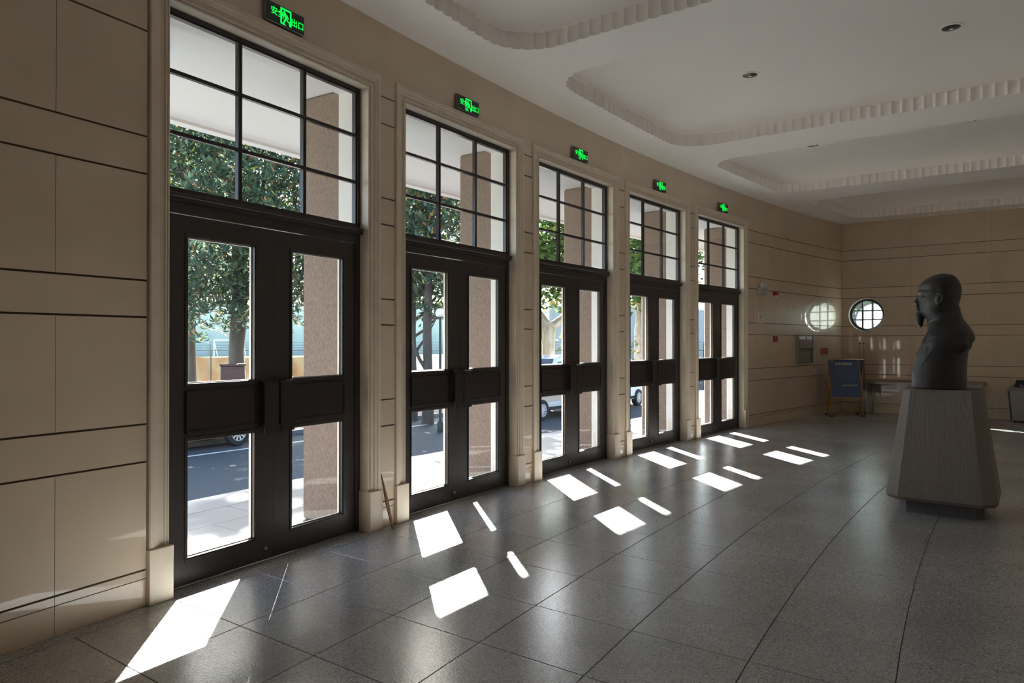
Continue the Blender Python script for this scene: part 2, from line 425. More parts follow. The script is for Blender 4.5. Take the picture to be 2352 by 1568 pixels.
# wall bodies: pieces between the doors, left, right, and the run above
def body(mb, xa, xb, z0, z1, o0=WO+.02, o1=.235, n=6):
    q = [xa+(xb-xa)*k/n for k in range(n+1)]
    mb.prism([arc(x, o0) for x in q]+[arc(x, o1) for x in reversed(q)], z0, z1)
du = HO/(R*DL)
e = [-99]+[v for i in range(1, 6) for v in (i-du-.035/2.16, i+du+.035/2.16)]+[99]
edges = [XWL-.2]+[R*math.sin((t-3)*DL) for t in e[1:-1]]+[XW+.2]
for k in range(0, 12, 2):
    body(wf, edges[k], edges[k+1], -.02, HT+.05, n=20 if k in (0, 10) else 3)
body(wf, XWL-.2, XW+.2, HT+.05, HC+.5, n=60)
wall_front = tag(wf.build('wall_front', 'groove'), 'curved polished stone wall with five tall doors', kind='structure')
def cols(xa, xb, anchor, step=.70):
    k = math.ceil((xa-anchor)/step); xs_ = [xa]
    while anchor+k*step < xb-.05:
        if anchor+k*step > xa+.05: xs_.append(anchor+k*step)
        k += 1
    return xs_+[xb]
UO = .985
spans = [(XWL, R*math.sin((1-3)*DL)-UO*math.cos(2*DL), -5.79)]
for i in range(1, 5): spans.append((pol(i, WO)[0]+UO, pol(i+1, WO)[0]-UO, -99))
spans.append((pol(5, WO)[0]+UO, XW-.002, 6.26))
for (xa, xb, an) in spans:
    cs = cols(xa, xb, an) if an > -90 else [xa, xb]
    for r in range(len(ZJ)-1):
        cc = cs if an > -90 else [xa, xb]
        if r % 2 == 1 and an > -90 and r > 1:      # narrow bands: double length
            cc = [cs[0]]+cs[1:-1:2]+[cs[-1]]
        for a, b in zip(cc, cc[1:]):
            if b < -7.4: continue
            g0 = .0025 if r == 1 else (.0 if r == 0 else .0055); g1 = .0025 if r == 0 else .0055
            stone_panel(wall_front, a, b, ZJ[r], ZJ[r+1], g0, g1)
# panel bands above the architraves
zt = ZJ[-1]
top_cols = [XWL]+[pol(i/1.0, WO)[0] for i in (0.5, 1.5, 2.5, 3.5, 4.5, 5.5)]+[6.9, 8.2, XW-.002]
for (xa, xb, an) in spans:      # strips between surrounds up to the plain upper course
    stone_panel(wall_front, xa, xb, zt, 3.66, .0055, 0, gx=0)
stone_panel(wall_front, XWL, -7.4, 0, 3.66, 0, 0)
for a, b in zip(top_cols, top_cols[1:]):
    stone_panel(wall_front, a, b, 3.66, HC-.001, .0, 0, gx=.0006)

# side wall with the round window
CW = (-1.552, 2.10, .358)    # y, z, radius
def annulus_panel(parent, y0, y1, z0, z1, xf, xb_, material, name):
    """rectangular slab (y,z) minus the round hole"""
    cy, cz, r = CW
    b = bmesh.new()
    inside = lambda y, z: (y-cy)**2+(z-cz)**2 < r*r
    # build polygon by walking boundary with arcs
    N = 96
    circ = [(cy+r*math.cos(2*PI*k/N), cz+r*math.sin(2*PI*k/N)) for k in range(N)]
    # subdivide rectangle into strips in y, cut each strip analytically
    ys = sorted(set([y0, y1]+[c[0] for c in circ if y0 < c[0] < y1]+[cy-r, cy+r] if False else [y0, y1]+[round(c[0], 6) for c in circ if y0 < c[0] < y1]))
    mbx = MB()
    for a, c in zip(ys, ys[1:]):
        if c-a < 1e-5: continue
        def hz(y):
            t = r*r-(y-cy)**2
            return math.sqrt(t) if t > 0 else 0
        ha, hc = hz(a), hz(c)
        segs = []
        if max(ha, hc) <= 0: segs = [((z0, z1), (z0, z1))]
        else:
            lo = (min(z1, max(z0, cz-ha)), min(z1, max(z0, cz-hc))); hi = (max(z0, min(z1, cz+ha)), max(z0, min(z1, cz+hc)))
            segs = [((z0, lo[0]), (z0, lo[1])), ((hi[0], z1), (hi[1], z1))]
        for (sa, sc_) in segs:
            if sa[1]-sa[0] < 1e-5 and sc_[1]-sc_[0] < 1e-5: continue
            vs = []
            for x in (xf, xb_):
                vs += [(x, a, sa[0]), (x, c, sc_[0]), (x, c, sc_[1]), (x, a, sa[1])]
            mbx.add(vs, [(0, 1, 2, 3), (7, 6, 5, 4), (0, 4, 5, 1), (3, 2, 6, 7)])
    b.free()
    return mbx.build(name, material, parent, fix=False)
mbx = MB(); ytop = arc(XW, .3)[1]
wall_right = annulus_panel(None, YB-.2, ytop, -.02, HC+.5, XW+.02, XW+.24, 'groove', 'wall_right')
tag(wall_right, 'side wall of polished stone panels with a small round window', kind='structure')
yc = [YB, -6.6, -5.2, -3.8, -2.4, arc(XW, WO)[1]]
ZJ2 = ZJ+[HC-.001]
for r in range(len(ZJ2)-1):
    g0 = .0025 if r == 1 else (.0 if r == 0 else .0055); g1 = .0025 if r == 0 else (.0 if r == len(ZJ2)-2 else .0055)
    for a, b in zip(yc, yc[1:]):
        z0, z1 = ZJ2[r]+g0, ZJ2[r+1]-g1
        if a < CW[0] < b and z1 > CW[1]-CW[2] and z0 < CW[1]+CW[2]:
            annulus_panel(wall_right, a+.001, b-.001, z0, z1, XW, XW+.02, 'wall', 'panel')
        else:
            MB().box(XW, XW+.02, a+.001, b-.001, z0, z1).build('panel', 'wall', wall_right)
o = MB().box(XWL-.2, XWL, YB-.2, ytop, -.02, HC+.5).build('wall_left', 'wall'); tag(o, 'side wall of polished stone', kind='structure')
o = MB().box(XWL-.2, XW+.2, YB-.2, YB, -.02, HC+.5).build('wall_back', 'wall'); tag(o, 'inner wall of polished stone', kind='structure')
o = MB().box(XWL-.2, XW+.24, YB-.2, arc(XW, .235)[1]+.35, HC+.5, HC+.7).build('roof', 'white'); tag(o, 'flat roof slab', kind='structure')

# round window: frame ring, bars, panes, white reveal lining
win = empty('window_6', (XW, CW[0], CW[1])); tag(win, 'small round window with nine panes in the side wall', kind='structure')
def ringmesh(r0, r1, x0, x1, n=64):
    L = []
    for (r, x) in ((r0, x0), (r1, x0), (r1, x1), (r0, x1)):
        L.append([(x, r*math.cos(2*PI*k/n), r*math.sin(2*PI*k/n)) for k in range(n)])
    return MB().loft(L+[L[0]], cap=False)
o = ringmesh(.350, .36, -.004, .238).build('reveal_lining', 'white', win, smooth=True)
o = ringmesh(.296, .350, .10, .15).build('window_frame', 'bronze', win, smooth=True)
for y in (-.098, .098):
    h = math.sqrt(.3**2-y*y); MB().box(.105, .135, y-.012, y+.012, -h, h).build('glazing_bar', 'bronze', win)
for z in (-.098, .098):
    h = math.sqrt(.3**2-z*z); MB().box(.105, .135, -h, h, z-.008, z+.008).build('glazing_bar', 'bronze', win)
bb = [-.3, -.098, .098, .3]
for i in range(3):
    for j in range(3):
        y0, y1, z0, z1 = bb[i]+.001, bb[i+1]-.001, bb[j]+.001, bb[j+1]-.001
        poly = []
        for k in range(48):
            a = 2*PI*k/48; y = max(y0, min(y1, .298*math.cos(a))); z = max(z0, min(z1, .298*math.sin(a)))
            # radial clip
            if (y*y+z*z) <= .0892 and (not poly or (abs(poly[-1][0]-y)+abs(poly[-1][1]-z)) > 1e-4): poly.append((y, z))
        if i == 1 and j == 1: poly = [(y0, z0), (y1, z0), (y1, z1), (y0, z1)]
        elif (i == 1) != (j == 1):
            cor = [(y, z) for y in (y0, y1) for z in (z0, z1) if y*y+z*z < .0892]
            poly = [p for p in poly if p not in cor]+cor
            cy_ = sum(p[0] for p in poly)/len(poly); cz_ = sum(p[1] for p in poly)/len(poly)
            poly.sort(key=lambda p: math.atan2(p[1]-cz_, p[0]-cy_))
        else:
            sy, sz = (1 if i == 2 else -1), (1 if j == 2 else -1)
            poly = [(sy*.099, sz*.099)]
            a0 = math.asin(.099/.298); n = 8
            for k in range(n+1):
                a = a0+(PI/2-2*a0)*k/n; poly.append((sy*.298*math.cos(a), sz*.298*math.sin(a)))
        if len(poly) > 2:
            n = len(poly)
            MB().add([(.118, y, z) for y, z in poly]+[(.122, y, z) for y, z in poly], [tuple(range(n)), tuple(range(2*n-1, n-1, -1))]+[(k, k+n, (k+1) % n+n, (k+1) % n) for k in range(n)]).build('glass_pane', 'oldglass', win)

# ------------------------------------------------------------------ doors, transom windows, surrounds
def frame_at(i): return (R*math.sin((i-3)*DL), -R+R*math.cos((i-3)*DL), 0), -(i-3)*DL
def rectframe(mb, x0, x1, z0, z1, w, y0, y1):
    mb.box(x0, x0+w, y0, y1, z0, z1); mb.box(x1-w, x1, y0, y1, z0, z1); mb.box(x0+w, x1-w, y0, y1, z0, z0+w); mb.box(x0+w, x1-w, y0, y1, z1-w, z1)
# local frame: x along the wall (to the right), y outdoors
GX0, GX1 = .165, .665
GZ = [(.17, .89), (1.245, 2.155)]
def leaf_meshes():
    m = MB(); L, Rr = .0008, .8015; z0, z1 = .009, 2.285; y0, y1 = .008, .055
    m.box(L, GX0, y0, y1, z0, z1); m.box(GX1, Rr, y0, y1, z0, z1)
    m.box(GX0, GX1, y0, y1, z0, GZ[0][0]); m.box(GX0, GX1, y0, y1, GZ[0][1], GZ[1][0]); m.box(GX0, GX1, y0, y1, GZ[1][1], z1)
    for a, b in GZ: rectframe(m, GX0-.022, GX1+.022, a-.022, b+.022, .014, y0-.006, y0+.001)
    return m.mesh('door_leaf', 'bronze')
leafR = leaf_meshes()
def mirror(me):
    m2 = me.copy(); m2.transform(Matrix.Scale(-1, 4, (1, 0, 0))); m2.flip_normals(); return m2
leafL = mirror(leafR)
pm = MB(); pm.box(GX0-.01, GX1+.01, -.004, .009, .945, 1.19); rectframe(pm, GX0-.02, GX1+.02, .935, 1.20, .018, -.010, .009)
panR = pm.mesh('middle_panel', 'bronze2'); panL = mirror(panR)
def glassbox(x0, x1, z0, z1, y=.030): return MB().box(x0, x1, y, y+.006, z0, z1)
gR = [glassbox(GX0, GX1, a, b).mesh('glass_pane', 'glass') for a, b in GZ]; gL = [mirror(g) for g in gR]
sm = MB()
for a, b in GZ: rectframe(sm, GX0, GX1, a, b, .007, .0365, .054)
sealR = sm.mesh('glazing_seal', 'bead'); sealL = mirror(sealR)
# push plate: bent sheet
hp = [( .004, 1.245), (-.030, 1.242), (-.046, 1.232), (-.052, 1.215), (-.054, 1.06), (-.054, .884)]
m = MB(); w0, w1 = .010, .128
lo = []
for (y, z) in hp: lo.append([(w0, y, z), (w1, y, z), (w1, y+(.0 if y > -.04 else .006), z-(.006 if y > -.04 else 0)), (w0, y+(.0 if y > -.04 else .006), z-(.006 if y > -.04 else 0))])
m.loft(lo); m.box(w0+.01, w0+.03, -.05, .008, .93, .95); m.box(w1-.03, w1-.01, -.05, .008, .93, .95)
hR = m.mesh('push_plate', 'bronze2'); hL = mirror(hR)
lockm = MB().lathe([(.013, .008), (.013, -.004), (.009, -.007)], 14, axis='y').mesh('floor_lock', 'steel')
fm = MB()      # outer fixed frame of the door part
fm.box(-.853, -.802, -.0, .07, .0, 2.40); fm.box(.802, .853, -.0, .07, .0, 2.40)
fm.box(-.802, .802, .0, .07, 2.29, 2.375)
fm.box(-.802, .802, .004, .03, 2.376, 2.40)
framem = fm.mesh('door_frame', 'bronze')
ledge = MB().box(-.852, .852, -.045, .0, 2.383, 2.408, bev=.004).box(-.852, .852, -.03, .002, 2.36, 2.383).mesh('ledge', 'bronze')
# metal sill plate under the door
sill = MB().box(-.853, .853, .0, .09, 0, .006).mesh('sill_plate', 'steel')
# transom window
tm = MB(); rectframe(tm, -.853, .853, 2.4085, HT, .028, 0, .06); rectframe(tm, -.825, .825, 2.436, HT-.028, .012, .012, .05)
transf = tm.mesh('window_frame', 'bronze')
vb = MB().box(-.0165, -.004, .008, .03, 2.437, 3.50).box(.004, .0165, .012, .03, 2.437, 3.50).box(-.014, .014, .03, .045, 2.437, 3.50).mesh('mullion', 'bronze')
hb = []
for z in (2.779, 3.150): hb.append(MB().box(-.825, .825, .006, .034, z-.012, z+.012).box(-.825, .825, -.000, .006, z-.006, z+.006).mesh('glazing_bar', 'bronze'))
MX = .281
tg = {}
bx = [-.813, -MX, MX, .813]; bz = [2.448, 2.779, 3.15, 3.49]
for a in range(3):
    for b in range(3): tg[a, b] = glassbox(bx[a]+.017, bx[a+1]-.017, bz[b]+.012, bz[b+1]-.012, .022).mesh('glass_pane', 'glass')
# stone surround: profile swept up, across and down. profile points (w = distance outward from opening edge, y)
prof = [(0, .20), (0, -.035), (.006, -.04), (.012, -.036), (.022, -.05), (.034, -.056), (.040, -.070), (.048, -.066), (.070, -.070), (.078, -.082), (.098, -.086), (.104, -.100), (.124, -.105), (.132, -.100), (.132, .0)]
prof = [(0, .068), (0, -.088), (.010, -.092), (.013, -.084), (.018, -.084), (.021, -.095), (.030, -.097), (.034, -.087), (.062, -.087), (.068, -.098), (.092, -.101), (.096, -.108), (.125, -.110), (.132, -.104), (.132, -.06), (.132, .0)]
lin = MB(); lin.box(-.888, -.853, .071, .234, 0, HT+.05); lin.box(.853, .888, .071, .234, 0, HT+.05); lin.box(-.853, .853, .071, .234, HT+.001, HT+.05)
linm = lin.mesh('outer_reveal', 'soffit')
sr = MB(); lo = []
Z0 = .315
for (w, y) in prof:
    lo.append([(-HO-w, y, Z0), (-HO-w, y, HT+w), (HO+w, y, HT+w), (HO+w, y, Z0)])
n = 4; vs = [p for l in lo for p in l]; fs = []
for k in range(len(lo)-1):
    for i in range(3): fs.append((k*4+i, (k+1)*4+i, (k+1)*4+i+1, k*4+i+1))
sr.add(vs, fs)
surm = sr.mesh('stone_surround', 'trim')
def blockm(s):
    m = MB(); a, b = (HO-.010, HO+.140)
    x0, x1 = (a, b) if s > 0 else (-b, -a)
    m.box(x0, x1, -.122, .20, 0, Z0, bev=.003)
    return m.mesh('plinth_block', 'trim')
blk = {s: blockm(s) for s in (-1, 1)}
ordn = ['first', 'second', 'third', 'fourth', 'fifth']
for i in range(1, 6):
    loc, rz = frame_at(i)
    d = empty('door_%d' % i, loc, rz); tag(d, '%s dark bronze double door with glass panes counted from the left' % ordn[i-1], kind='structure')
    put('door_frame', framem, d); put('ledge', ledge, d); put('sill_plate', sill, d)
    for s, lf, pn, gg, hh, se in ((-1, leafL, panL, gL, hL, sealL), (1, leafR, panR, gR, hR, sealR)):
        l = put('door_leaf', lf, d); put('middle_panel', pn, l); put('glazing_seal', se, l)
        for g in gg: put('glass_pane', g, l)
        put('push_plate', hh, l)
        if s < 0: put('floor_lock', lockm, l, loc=(-.075, 0, .085))
    w = empty('window_%d' % i, loc, rz); tag(w, 'nine-pane transom window above the %s door from the left' % ordn[i-1], kind='structure')
    put('window_frame', transf, w)
    for x in (-MX, MX): put('mullion', vb, w, loc=(x, 0, 0))
    for h in hb: put('glazing_bar', h, w)
    for g in tg.values(): put('glass_pane', g, w)
    s = empty('trim_%d' % i, loc, rz); tag(s, 'moulded pale stone surround of the %s door from the left' % ordn[i-1], kind='structure')
    put('stone_surround', surm, s); put('outer_reveal', linm, s)
    for q in (-1, 1): put('plinth_block', blk[q], s)

# ------------------------------------------------------------------ portico outside
pv = MB()
q = [-14+30*k/60 for k in range(61)]
def arcsafe(x, o): return arc(x, o)
pv.prism([arc(x, .07) for x in q]+[arc(x, 2.14) for x in reversed(q)], -.14, -.012)
portico = tag(pv.build('portico_floor', 'gap'), 'pale stone floor of the portico outside the doors', kind='structure')
po = [.072, .62, 1.17, 1.66, 2.15]
rngp = random.Random(3)
for j in range(4):
    x = -9.0+(j % 2)*.45
    while x < 12.5:
        a = [arc(x+.0025, po[j]+.0025), arc(x+.8975, po[j]+.0025), arc(x+.8975, po[j+1]-.0025), arc(x+.0025, po[j+1]-.0025)]
        MB().prism(a, -.02, -.002-.001*rngp.random()).build('paving_slab', 'paving', portico)
        x += .9
sf = MB(); SO = 2.08; ZS = 3.58; q0 = q; q = [(XW+.25)*(-1+2*k/50) for k in range(51)]
sf.prism([arc(x, .236) for x in q]+[arc(x, SO) for x in reversed(q)], ZS, ZS+.10)
for a, b in zip(q, q[1:]): sf.prism([arc(a, SO-.0), arc(b, SO-.0), arc(b, SO+.12), arc(a, SO+.12)], ZS-.03, ZS+.10)
o = sf.build('portico_canopy', 'soffit'); tag(o, 'white flat canopy over the doors outside', kind='structure')
names = ['far left of all doors, left of the first door', 'seen through the first door from the left', 'seen through the second door from the left', 'seen through the third door from the left', 'seen through the fourth door from the left', 'seen through the fifth, farthest door']
for k in range(6):
    loc, rz = frame_at(k+.5)
    p = empty('pier', loc, rz); tag(p, 'pinkish-brown rendered pier outside, '+names[k], 'pier', 'rendered piers outside between the doors')
    wd = .213
    MB().box(-wd, wd, .237, .695, -.002, ZS, bev=.02).build('shaft', 'pier', p)
# outer lintel cover between wall and soffit
q = q0
# steps down to the road
st = MB()
for k in range(6):
    o0, z1 = 2.15+.3*k, -.15*(k+1)
    for a, b in zip(q, q[1:]): st.prism([arc(a, o0-.02), arc(b, o0-.02), arc(b, o0+.3), arc(a, o0+.3)], z1-.16, z1)
tag(st.build('steps', 'paving'), 'pale steps leading down from the portico to the road', 'steps')

# ------------------------------------------------------------------ street and sports ground (1 m below the hall floor)
GZ0 = -1.0
o = MB().box(-30, 70, 3.0, 11.9, GZ0-.1, GZ0).build('road', 'asphalt'); tag(o, 'grey asphalt road in front of the building', kind='structure')
o = MB().add([(-30, 11.15, GZ0+.004), (70, 5.5, GZ0+.004), (70, 5.62, GZ0+.004), (-30, 11.27, GZ0+.004)], [(0, 1, 2, 3)])
mk = MB().prism([(-20, 10.58), (26, 10.38), (26, 10.49), (-20, 10.69)], GZ0, GZ0+.004).build('road_marking', 'line'); tag(mk, 'long white painted line along the grey road', 'road marking')
sw = MB().box(-30, 70, 11.9, 15.5, GZ0-.1, GZ0+.10).build('sidewalk', 'gap'); tag(sw, 'red brick sidewalk with pale kerb beyond the road', kind='structure')
MB().box(-30, 70, 11.8, 11.95, GZ0-.1, GZ0+.11).build('kerb', 'paving', sw)
bw = MB()
for i in range(60):
    for j in range(14):
        x = 4+i*.24+(j % 2)*.12; y = 12.0+j*.24
        bw.box(x+.004, x+.236, y+.004, y+.236, GZ0+.09, GZ0+.103+.002*((i*7+j*3) % 3))
tag(bw.build('brick_paving', 'brick', sw), kind='stuff')
o = MB().box(-60, 160, 15.5, 60, GZ0-.1, GZ0+.0).build('ground', 'sand'); tag(o, 'pale sunlit ground behind the fence', kind='structure')
o = MB().box(-100, 260, 58, 240, GZ0-.1, GZ0+.02).build('sports_field', 'turf'); tag(o, 'pale green sports field far beyond the fence', kind='structure')
o = MB().box(-160, 300, -40, 3.0, GZ0-.3, GZ0-.12).build('building_apron', 'asphalt'); tag(o, 'ground beside the building', kind='structure')
o = MB().box(20.0, 300, 3.0, 58, GZ0-.14, GZ0-.005).build('side_yard', 'sand'); tag(o, 'pale yard beside the road', kind='structure')

def wallpanels(name, p0, p1, zb, zt, n, m, label):
    d = Vector((p1[0]-p0[0], p1[1]-p0[1], 0)); L = d.length; a = math.atan2(d.y, d.x)
    r = empty(name, (p0[0], p0[1], zb), a); tag(r, label, 'wall')
    me = MB().box(.03, L/n-.03, -.1, .1, 0, zt-zb).mesh('wall_panel', m); pst = MB().box(-.12, .12, -.16, .16, 0, zt-zb+.1).mesh('post', m)
    for k in range(n): put('wall_panel', me, r, loc=(L/n*k, 0, 0))
    for k in range(n+1): put('post', pst, r, loc=(L/n*k, 0, 0))
    MB().box(0, L, -.14, .14, zt-zb, zt-zb+.15).build('coping', 'farwall2', r)
    return r
wallpanels('boundary_wall', (30, 140), (150, 95), GZ0, 9.5, 24, 'farwall', 'tall grey-blue panelled wall far across the sports field')
wallpanels('yard_wall', (27, 18), (46, 9.5), GZ0, 3.6, 12, 'farwall', 'weathered grey panel wall behind the white van')
# goal
g = empty('football_goal', (54.3, 97.5, GZ0), math.atan2(-3.1, 2.3)); tag(g, 'white tubular football goal on the far field', 'goal')
for x in (0, 4.4):
    MB().tube([(x, 0, 0), (x, 0, 2.9)], .07, 6).build('post', 'white', g)
    MB().tube([(x, 0, 2.9), (x-.0, 1.6, 0)], .04, 6).build('brace', 'white', g)
MB().tube([(0, 0, 2.9), (4.4, 0, 2.9)], .07, 6).build('crossbar', 'white', g)

# chain-link fence
F0, F1 = Vector((7, 40.2, GZ0)), Vector((31, 7.0, GZ0)); FL = (F1-F0).length
fa = math.atan2(F1.y-F0.y, F1.x-F0.x)
fe = empty('chain_link_fence', F0, fa); tag(fe, 'dark chain-link fence with barbed wire behind the trees', 'fence')
HF = 2.10
pmh = MB().tube([(0, 0, 0), (0, 0, HF+.02)], .035, 6).mesh('post', 'fence')
arm = MB().tube([(0, 0, HF), (0, -.12, HF+.42)], .02, 5).mesh('arm', 'fence')
for k in range(int(FL/2.9)+1):
    p = put('post', pmh, fe, loc=(k*2.9, 0, 0)); put('arm', arm, p)
MB().tube([(0, 0, HF), (FL, 0, HF)], .03, 6).build('top_rail', 'fence', fe)
for k in range(3): MB().tube([(0, -.04-.035*k, HF+.14+.13*k), (FL, -.04-.035*k, HF+.14+.13*k)], .008, 4).build('barbed_wire', 'fence', fe)
mw = MB(); hh = HF-.05; st_ = .10; x = -hh
while x < FL:
    for s in (1, -1):
        xa, xb = (x, x+hh) if s > 0 else (x+hh, x)
        if min(xa, xb) > 0 and max(xa, xb) < FL: mw.add([(xa-.006, 0, .03), (xa+.006, 0, .03), (xb+.006, 0, hh), (xb-.006, 0, hh)], [(0, 1, 2, 3)])
    x += st_
tag(mw.build('wire_mesh', 'fence', fe, fix=False), kind='stuff')
# orange banner along the fence
dv = (F1-F0).normalized(); nv = Vector((-dv.y, dv.x, 0))
ob = empty('orange_banner', F0+dv*.5+nv*1.2, fa); tag(ob, 'long orange and yellow cloth barrier behind the fence', 'banner')
mbb = MB(); nb = 60; Lb = 18
for k in range(nb):
    xa, xb = Lb*k/nb, Lb*(k+1)/nb; ya, yb_ = .08*math.sin(k*.9), .08*math.sin((k+1)*.9)
    mbb.add([(xa, ya, .35), (xb, yb_, .35), (xb, yb_, 1.70+.02*math.sin(k+1)), (xa, ya, 1.70+.02*math.sin(k))], [(0, 1, 2, 3)])
o = mbb.build('cloth', 'orange', ob, fix=False); sd = o.modifiers.new('thick', 'SOLIDIFY'); sd.thickness = .01
for k in range(7): MB().tube([(k*3, 0, 0), (k*3, 0, 1.75)], .03, 6).build('post', 'fence', ob)

# ------------------------------------------------------------------ trees
def leaf_geo(kind):
    if kind == 'mag':
        v = [(0, 0, 0), (.028, .055, .010), (-.028, .055, .010), (.034, .11, .012), (-.034, .11, .012), (0, .06, -.002), (0, .12, -.002), (0, .19, -.012)]
        f = [(0, 1, 5), (0, 5, 2), (1, 3, 6, 5), (5, 6, 4, 2), (3, 7, 6), (6, 7, 4)]
    else:
        v = [(0, 0, 0), (.07, .03, .008), (.045, .07, 0), (.10, .11, -.01), (.045, .12, 0), (0, .19, -.015), (-.045, .12, 0), (-.10, .11, -.01), (-.045, .07, 0), (-.07, .03, .008)]
        f = [tuple(range(10))]
    return np.array(v), f
def leaf_cloud(name, centers, kind, m, parent, seed, per, size, up=.35, skip=0):
    """rosettes of leaves around each centre as one joined mesh; the first `skip` leaves become objects"""
    rng = np.random.default_rng(seed); v0, f0 = leaf_geo(kind)
    n = len(centers)*per
    C = np.repeat(centers, per, 0)
    az = rng.random(n)*2*PI; el = rng.normal(up, .45, n)
    if kind != 'mag': el = rng.normal(-.35, .5, n)
    d = np.stack([np.cos(az)*np.cos(el), np.sin(az)*np.cos(el), np.sin(el)], 1)
    side = np.stack([-np.sin(az), np.cos(az), rng.normal(0, .35, n)], 1); side -= d*(side*d).sum(1, keepdims=True); side /= np.linalg.norm(side, axis=1, keepdims=True)
    nn = np.cross(side, d); sc = size*rng.uniform(.7, 1.25, n)
    base = C+d*.03+rng.normal(0, .03 if kind == 'mag' else .16, (n, 3))
    V = base[:, None, :]+sc[:, None, None]*(v0[None, :, 0:1]*side[:, None]+v0[None, :, 1:2]*d[:, None]+v0[None, :, 2:3]*nn[:, None])
    return V, f0, base
def leaf_mesh(name, V, f0, m):
    n, k = V.shape[:2]
    me = bpy.data.meshes.new(name)
    nl = sum(len(f) for f in f0)
    me.vertices.add(n*k); me.vertices.foreach_set('co', V.reshape(-1).astype(np.float32))
    idx = np.concatenate([np.array(f) for f in f0])
    li = (idx[None]+np.arange(n)[:, None]*k).reshape(-1)
    cnt = np.tile(np.array([len(f) for f in f0]), n)
    me.loops.add(len(li)); me.loops.foreach_set('vertex_index', li.astype(np.int32))
    me.polygons.add(len(cnt)); me.polygons.foreach_set('loop_start', np.concatenate([[0], np.cumsum(cnt)[:-1]]).astype(np.int32))
    me.polygons.foreach_set('loop_total', cnt.astype(np.int32))
    me.update(calc_edges=True); me.validate(); me.materials.append(M[m]); return me
CAMP = np.array([-7.36, -4.48, 1.5])
def tree(name, base, label, group, trunk, branches, blobs, kind, lm, bm_, seed, density, size, near=0, per=7):
    r = empty(name, (base[0], base[1], GZ0)); tag(r, label, 'tree', group)
    MB().tube([(p[0], p[1], p[2]) for p in trunk], [p[3] for p in trunk], 12).build('trunk', bm_, r, smooth=True)
    for b in branches: MB().tube([(p[0], p[1], p[2]) for p in b], [p[3] for p in b], 7).build('branch', bm_, r, smooth=True)
    rng = np.random.default_rng(seed); cs = []
    for (cx, cy, cz, rx, ry, rz_) in blobs:
        nb = int(density*rx*ry*rz_)
        u = rng.normal(size=(nb, 3)); u /= np.linalg.norm(u, axis=1, keepdims=True); rad = rng.random(nb)**.42
        cs.append(np.array([cx, cy, cz])+u*rad[:, None]*np.array([rx, ry, rz_]))
    cs = np.concatenate(cs)
    V, f0, bs = leaf_cloud(name, cs, kind, lm, r, seed+1, per, size)
    wpos = bs+np.array([base[0], base[1], GZ0])
    order = np.argsort(np.linalg.norm(wpos-CAMP, axis=1)+2.5*np.abs(wpos[:, 2]-2.5)*.3)
    if near:
        v0, _ = leaf_geo(kind); sh = None
        for q in order[:near]:
            P = V[q]; o_ = P[0]
            me = bpy.data.meshes.new('leaf'); me.from_pydata([tuple(p-o_) for p in P], [], f0); me.materials.append(M[lm])
            put('leaf', me, r, loc=tuple(o_))
        keep = order[near:]
    else: keep = order
    tag(put('foliage', leaf_mesh('foliage', V[keep], f0, lm), r), kind='stuff')
    return r
def bark_branches(rng, x, y, z, n, length, r0):
    out = []
    for k in range(n):
        a = rng.uniform(0, 2*PI); e_ = rng.uniform(.2, 1.0); p = Vector((x, y, z+rng.uniform(-.3, 3.8))); d = Vector((math.cos(a)*math.cos(e_), math.sin(a)*math.cos(e_), math.sin(e_)))
        pts = []; L = length*rng.uniform(.6, 1.1)
        for s in range(6):
            pts.append((p.x, p.y, p.z, r0*(1-s/6.5))); d = (d+Vector((rng.uniform(-.25, .25), rng.uniform(-.25, .25), rng.uniform(-.05, .25)))).normalized(); p = p+d*L/5
        out.append(pts)
    return out
rg = random.Random(11)
tr1 = [(0, 0, 0, .34), (.02, 0, .8, .27), (-.02, .02, 2.2, .235), (.05, 0, 3.2, .25), (.1, 0, 4.6, .22), (-.05, 0, 6.5, .16), (.1, .1, 8.5, .09), (0, 0, 10.5, .04)]
tree('magnolia_tree', (5.98, 16.25), 'dense dark magnolia with thick grey trunk seen through the first door', 'dark magnolia trees along the road', tr1, bark_branches(rg, 0, 0, 4.0, 12, 3.6, .09)+[[(0, 0, 9.2, .07), (.7, -.8, 10.2, .05), (1.4, -1.7, 11.2, .04), (2.0, -2.4, 12.2, .02)]],
     [(0, -.2, 6.6, 3.4, 3.2, 3.4), (-1.2, .4, 4.0, 2.3, 2.2, 1.5), (.9, -.9, 3.9, 1.5, 1.7, 1.1), (-2.3, .8, 8.2, 1.9, 1.8, 2.2), (1.8, -1, 8.4, 2.0, 2.0, 2.3), (.9, -1.5, 5.2, 1.7, 1.6, 1.6), (0, 0, 9.8, 2.8, 2.8, 1.7), (1.2, -1.4, 10.6, 1.3, 1.3, .9)]+[(x_+1.03*h_, -2.68+.12*x_+1.13*h_, 12+h_, .62, .62, .55) for x_ in (1.25, 2.05, 2.85) for h_ in (0, 0, 0, 0, .7, .7, .7)], 'mag', 'leaf', 'bark', 5, 60, 1.3, near=220)  # small topmost leaf clumps, out of view, added to shade the paving
tr2 = [(0, 0, 0, .20), (.03, 0, 1.2, .15), (0, .02, 2.8, .14), (.05, 0, 4.5, .12), (0, 0, 7, .08), (0, 0, 9, .03)]
